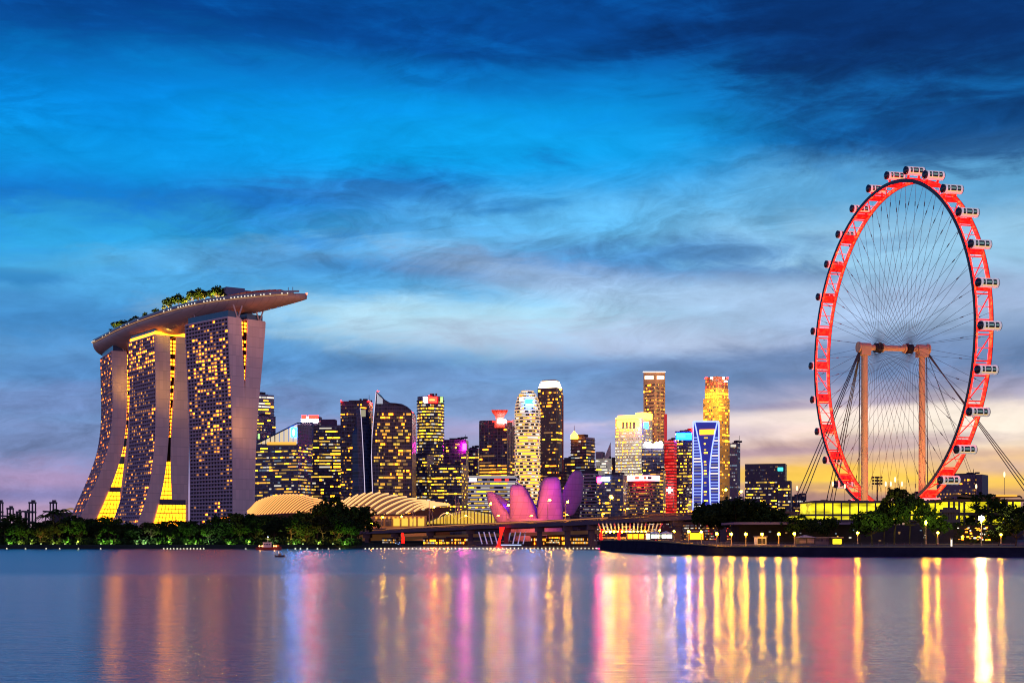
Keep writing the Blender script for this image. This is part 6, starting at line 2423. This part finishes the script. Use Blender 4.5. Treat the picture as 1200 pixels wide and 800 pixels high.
# the great floodlight
D = 430
fl = thing('floodlight_mast', 'mast with the dazzling yellow-white floodlight before the terminal steps', 'floodlight', (XY(1150, D).x, D, 3.0))
zf = ZY(607, D) - 3.0
MB().tube((0, 0, 0), (0, 0, zf + 1.0), 0.22, 0.14, n=8).build('mast', POLE, fl)
MB().box((0, 0.25, zf), (1.7, 0.4, 1.3)).build('lamp_housing', BLACKM, fl)
MB().ball((0, -0.3, zf), 0.75, 12, 8).build('lamp_head', glow('floodlight_white', (1.0, 0.66, 0.22), 900.0, 'AUTO'), fl)
lamp((XY(1150, D).x, D + 3, zf + 3), (1.0, 0.85, 0.3), 14000, 0.8)
lamp((XY(1166, D).x, D + 8, 7), (0.9, 1.0, 0.3), 5000, 0.6)

# ------------------------------------------------------------------ terminal building below the wheel
tm = thing('terminal_building', 'long terracotta-roofed terminal with lemon-lit galleries below the wheel', 'terminal', (XY(1040, 540).x, 540, 3.0))
of = tm.location.copy()
LEMG = mat('lemon_gallery', (0.25, 0.25, 0.02), 0.5, 0, (0.62, 0.52, 0.01), 0.85, 0)
# lit gallery glass with soft irregular brightness from lamps inside
t_ = LEMG.node_tree
g_ = t_.nodes.new('ShaderNodeTexCoord')
mpn = t_.nodes.new('ShaderNodeMapping')
mpn.inputs['Scale'].default_value = (0.12, 0.12, 0.5)
n_ = t_.nodes.new('ShaderNodeTexNoise')
n_.inputs['Scale'].default_value = 1.0
t_.links.new(g_.outputs['Object'], mpn.inputs[0])
t_.links.new(mpn.outputs[0], n_.inputs['Vector'])
r_ = t_.nodes.new('ShaderNodeMapRange')
r_.inputs[1].default_value, r_.inputs[2].default_value, r_.inputs[3].default_value, r_.inputs[4].default_value = 0.3, 0.7, 0.5, 3.0
t_.links.new(n_.outputs['Fac'], r_.inputs[0])
t_.links.new(r_.outputs[0], t_.nodes['Principled BSDF'].inputs['Emission Strength'])
SLAB = mat('terminal_slab', (0.10, 0.08, 0.10), 0.8, var=0.2, vs=0.2)


def slab(x0, x1, y0, y1, D, dep, m_, nm, over=0.0):
    w_ = (x1 - x0) * D / F
    return MB().obox(P(x0, y1, D - over), Vector((w_, 0, 0)), Vector((0, dep, 0)), zz * ((y1 - y0) * D / F)).build(nm, m_, tm, of)


Dt = 545
slab(950, 1105, 589, 602, Dt, 20, LEMG, 'upper_gallery')
slab(936, 1110, 604.3, 608.5, Dt - 4, 20, LEMG, 'middle_gallery')
slab(940, 1108, 602, 604.2, Dt, 26, SLAB, 'floor_slab', 5)
slab(955, 1104, 586.2, 589, Dt, 30, SLAB, 'roof', 6)
slab(930, 1110, 608.6, 611, Dt, 30, SLAB, 'floor_slab', 7)
slab(1030, 1052, 617.5, 621.5, Dt - 20, 5, LEMG, 'lower_gallery')
slab(860, 1018, 611.5, 614.2, 500, 30, mat('purple_canopy', (0.20, 0.14, 0.24), 0.7, var=0.1), 'long_canopy', 0)
slab(866, 1190, 614.5, 637, 515, 20, mat('dark_arcade_wall', (0.035, 0.03, 0.045), 0.8, var=0.3, vs=0.3), 'ground_storey', 0)
slab(1106, 1196, 587.5, 600, Dt - 8, 20, LEMG, 'upper_gallery')
slab(1106, 1182, 603.5, 619, Dt - 6, 20, LEMG, 'middle_gallery')
slab(1104, 1200, 600.2, 603.4, Dt - 8, 26, SLAB, 'floor_slab', 6)
slab(1102, 1200, 584.6, 587.4, Dt - 8, 26, mat('brown_roof', (0.16, 0.10, 0.07), 0.8, var=0.2), 'roof', 6)
# stepped slanting roof
rf = MB()
rf.loft([[P(x, y, Dt - 14), P(x, y + 2.4, Dt - 14), P(x, y + 2.4, Dt + 12), P(x, y, Dt + 12)] for x, y in ((1105, 584), (1118, 578.5), (1150, 582), (1195, 580), (1198, 582))])
rf.build('sloping_roof', MATS['brown_roof'], tm, of)
slab(1168, 1192, 579.2, 581.4, Dt - 16, 1, GW['om'], 'roof_light_line')
cols = 0
for x in [1112, 1118, 1124, 1130, 1144, 1158, 1162, 1180, 1187] + list(range(956, 1104, 10)):
    y0 = 587 if x > 1105 else 589
    q = P(x, y0, Dt - 14)
    MB().tube((q.x, q.y, 3.0), q, 0.28 if x < 1105 else 0.4, n=6).build('gallery_column', SLAB, tm, of)
st_ = MB()
for k in range(12):
    q = P(1104 + k * 0.0, 600 + k * 3, Dt - 20)
for k in range(5):
    st_.obox(P(1106 + k * 3, 637, Dt - 22), Vector((0.8, 0, 0)), Vector((0, 1, 0)), zz * 14)
st_.obox(P(1104, 612, Dt - 23), Vector((7, 0, 0)), Vector((0, 3, 0)), zz * 1.2)
st_.obox(P(1104, 600, Dt - 23), Vector((7, 0, 0)), Vector((0, 3, 0)), zz * 1.2)
st_.build('stair_frame', SLAB, tm, of)
rmp = MB()
for y0, y1 in ((634, 609), (638, 617)):
    rmp.obox(P(1140, y0, Dt - 30), P(1188, y1, Dt - 30) - P(1140, y0, Dt - 30), Vector((0, 3, 0)), zz * 0.8)
rmp.build('ramp', mat('ramp_grey', (0.3, 0.3, 0.25), 0.8, var=0.2), tm, of)
rnd = random.Random(70)
for k in range(56):
    x = rnd.choice([rnd.uniform(1120, 1160), rnd.uniform(1120, 1160), rnd.uniform(870, 1100)])
    y = rnd.uniform(618, 634)
    kk = rnd.choice(['ob', 'yb', 'wb', 'om']) if x > 1100 else rnd.choice(['od', 'cd', 'wd', 'wm', 'ym'])
    Dd = 511 if x < 1104 else 510
    MB().obox(P(x, y, Dd), Vector((rnd.uniform(.25, .7), 0, 0)), Vector((0, 1, 0)), zz * rnd.uniform(.25, .6)).build('wall_lamp', GW[kk], tm, of)
for x_, y_, c_, w_ in ((1120, 622, (0.9, 1.0, 0.1), 1.0), (1135, 628, (1.0, 0.8, 0.1), 1.2), (1060, 606, (0.8, 1.0, 0.1), .9), (1030, 612, (0.8, 1.0, 0.12), .8), (1010, 610, (0.9, 1.0, 0.1), .7), (1090, 612, (0.8, 1.0, 0.1), .7),
                       (960, 606, (0.9, 1.0, 0.1), .6), (1180, 622, (0.9, 1.0, 0.1), .8), (890, 622, (1.0, 0.6, 0.1), .5), (925, 626, (1.0, 0.6, 0.1), .5)):
    lamp(P(x_, y_, 455 if x_ > 1000 else 490), c_, 2400 * w_, 0.4, aim=P(x_, y_ - 22, 500), size=130)
# lit foliage: planting on the gallery steps
pl_ = MB()
for _ in range(2600):
    x = rnd.uniform(1118, 1178)
    y = rnd.uniform(612, 636)
    q = P(x, y, Dt - 28 + rnd.uniform(-3, 3))
    u = Vector((rnd.gauss(0, 1), rnd.gauss(0, 1), rnd.gauss(0, 1))).normalized()
    w_ = u.orthogonal().normalized()
    pl_.quad(q - u * 0.5, q - w_ * 0.3, q + u * 0.5, q + w_ * 0.3)
o = pl_.build('hanging_planting', LEAF[1])
tag(o, 'lit green planting on the terraces of the terminal steps', 'planting', kind='stuff')
# sports floodlight mast and tall lamp poles behind
fm = thing('floodlight_mast', 'stadium floodlight mast with a grid of lamps between the wheel columns', 'floodlight', (XY(1028, 700).x, 700, 3))
hm = ZY(558, 700) - 3
MB().tube((0, 0, 0), (0, 0, hm), 0.5, 0.3, n=6).build('mast', BLACKM, fm)
gm = MB()
for i in range(4):
    for j in range(3):
        gm.box((-2.1 + i * 1.4, 0, hm - 0.5 - j * 1.6), (0.95, 0.5, 1.0))
for j in range(3):
    gm.box((0, 0.3, hm - 0.5 - j * 1.6), (6.0, 0.2, 0.2))
gm.build('lamp_grid', BLACKM, fm)
hp0 = None
for i, (px, y) in enumerate([(934, 572), (976, 567), (990, 570), (1044, 567), (1049, 562), (1057, 567), (1038, 567), (1144, 570), (1177, 556)]):
    D = 640
    if hp0 is None:
        hp0 = lamp_post(10.0, glow('tall_lamp_head', (1.0, 0.6, 0.3), 3.0), 0.45, 0.0)
        r_ = hp0
    else:
        r_ = dup(hp0, (0, 0, 0))
    r_.location = (XY(px, D).x, D, 3.0)
    r_.scale = (1, 1, (ZY(y, D) - 3) / 10.2)
    r_['label'] = ['tall lamp beside the square dark office block', 'tall lamp left of the wheel rim foot', 'tall lamp just inside the left rim foot', 'second tall lamp right of the stadium floodlight', 'highest tall lamp right of the stadium floodlight', 'rightmost tall lamp between the wheel columns', 'tall lamp nearest the stadium floodlight', 'tall lamp before the grey hotel block', 'tallest lone lamp pole near the right edge'][i]
    r_['group'] = 'tall road lamps behind the terminal'

# ------------------------------------------------------------------ boats
def hull_loft(L, Wd, h, n=9):
    rings = []
    for i in range(n):
        f = i / (n - 1)
        x = -L / 2 + L * f
        w_ = Wd / 2 * min(1.0, (0.65 + f * 1.2) if f < 0.3 else 1.0) * (1.0 if f < 0.6 else math.sqrt(max(0.0, 1 - ((f - 0.6) / 0.4) ** 2)) + 0.03)
        sh_ = h * (1 + 0.35 * max(0, f - 0.5) * 2)
        rings.append([(x, -w_, sh_), (x, -w_ * 0.7, -0.3), (x, w_ * 0.7, -0.3), (x, w_, sh_)])
    return MB().loft(rings)


REDH = mat('red_hull', (0.22, 0.03, 0.025), 0.5, var=0.2, vs=1.0)
p = P(315, 644.2, 592)
bt = thing('work_boat', 'red-hulled work boat with orange deck lights off the left shore', 'boat', (p.x, 592, 0.0))
hull_loft(11.0, 3.2, 1.2).build('hull', REDH, bt)
c1 = MB().box((-0.6, 0, 2.2), (3.4, 2.2, 1.9))
cab = c1.build('cabin', mat('lilac_cabin', (0.35, 0.32, 0.5), 0.6, var=0.1), bt)
for k in range(3):
    MB().box((-1.6 + k * 1.05, -1.13, 2.5), (0.7, 0.06, 0.6)).build('window', GLASS_D, cab)
MB().box((-0.6, 0, 3.25), (3.8, 2.5, 0.16)).build('roof', WHITEP, cab)
MB().tube((-0.4, 0, 3.3), (-0.4, 0, 5.6), 0.08, n=6).box((-0.4, 0, 4.8), (1.0, 0.1, 0.1)).build('mast', WHITEP, bt)
OL = glow('boat_lamp', (1.0, 0.42, 0.10), 9.0, 'AUTO')
for x in (-3.8, -2.6, 2.4, 3.4):
    MB().ball((x, -1.3, 1.75), 0.3, 8, 6).build('deck_lamp', OL, bt)
MB().ball((-0.4, 0, 5.7), 0.22, 6, 4).build('mast_lamp', glow('blue_mast_lamp', (0.5, 0.6, 1.0), 6.0), bt)
dr = MB()
for x in (2.4, 3.4, 4.2):
    dr.box((x, 0, 1.7), (0.7, 1.6, 1.2))
dr.build('deck_cargo', mat('orange_cargo', (0.4, 0.15, 0.05), 0.7, var=0.2), bt)
lamp((p.x - 3.2, 589, 2.6), (1, 0.4, 0.1), 200, 0.3, 'POINT')
lamp((p.x + 3, 589, 2.6), (1, 0.45, 0.15), 250, 0.3, 'POINT')
p = XY(328, 395)
sb = thing('motor_boat', 'tiny dark motor boat in front of the work boat with a single lamp', 'boat', (p.x, 395, 0))
hull_loft(2.9, 1.1, 0.45).build('hull', mat('maroon_hull', (0.10, 0.03, 0.04), 0.5, var=0.2), sb)
MB().box((-0.1, 0, 0.75), (0.7, 0.6, 0.5)).build('console', mat('orange_console', (0.5, 0.2, 0.06), 0.6, var=0.1), sb)
MB().box((-1.35, 0, 0.55), (0.25, 0.35, 0.5)).build('outboard_motor', BLACKM, sb)
MB().tube((-0.3, 0, 0.9), (-0.3, 0, 1.5), 0.03, n=5).ball((-0.3, 0, 1.55), 0.1, 6, 4).build('lamp_staff', glow('warm_staff_lamp', (1, 0.6, 0.3), 4.0), sb)
p = XY(466, 745)
db = thing('moored_boat', 'dark moored boat with small blue lights under the left end of the bridge', 'boat', (p.x, 745, 0))
hull_loft(5.5, 2.2, 0.9).build('hull', mat('blue_black_hull', (0.02, 0.025, 0.07), 0.5, var=0.2), db)
MB().box((0, 0, 1.9), (3, 1.6, 2.0)).build('cabin', MATS['blue_black_hull'], db)
for x, z_ in ((-1, 2.3), (0.4, 1.7), (1.1, 2.5)):
    MB().ball((x, -0.9, z_), 0.18, 6, 4).build('lamp', glow('small_blue_lamp', (0.3, 0.5, 1.0), 4.0), db)
# marker buoys strung across the bay: a pale float with a lamp
b0 = thing('marker_buoy', 'x', 'buoy', (0, 0, 0))
MB().ball((0, 0, 0.12), 0.42, 8, 6, 0.8).build('float', mat('buoy_white', (0.6, 0.6, 0.5), 0.5, 0, (1, 0.95, 0.6), 0.25, 0), b0)
MB().ball((0, 0, 0.55), 0.13, 6, 4).build('lamp', glow('buoy_lamp', (1.0, 0.95, 0.55), 5.0), b0)
first = True
bx = [8, 30, 54, 70, 92, 118] + [192 + 3.9 * k for k in range(13)] + [288, 303, 346, 352, 360, 372, 385, 398] + [428 + 4.6 * k for k in range(60)]
rnd = random.Random(31)
for px in bx:
    D = 622 + rnd.uniform(-2, 2) if px < 420 else 628 + (px - 428) * 0.05
    q = XY(px, D)
    if first:
        b0.location = (q.x, q.y, 0)
        r_ = b0
        first = False
    else:
        r_ = dup(b0, (q.x, q.y, 0))
    if px < 425:
        r_['label'] = 'small pale float of the line along the left shore'
        r_['group'] = 'floats off the left shore'
    else:
        r_['label'] = 'small pale float of the row strung across the bay under the bridge'
        r_['group'] = 'floats strung across the bay'
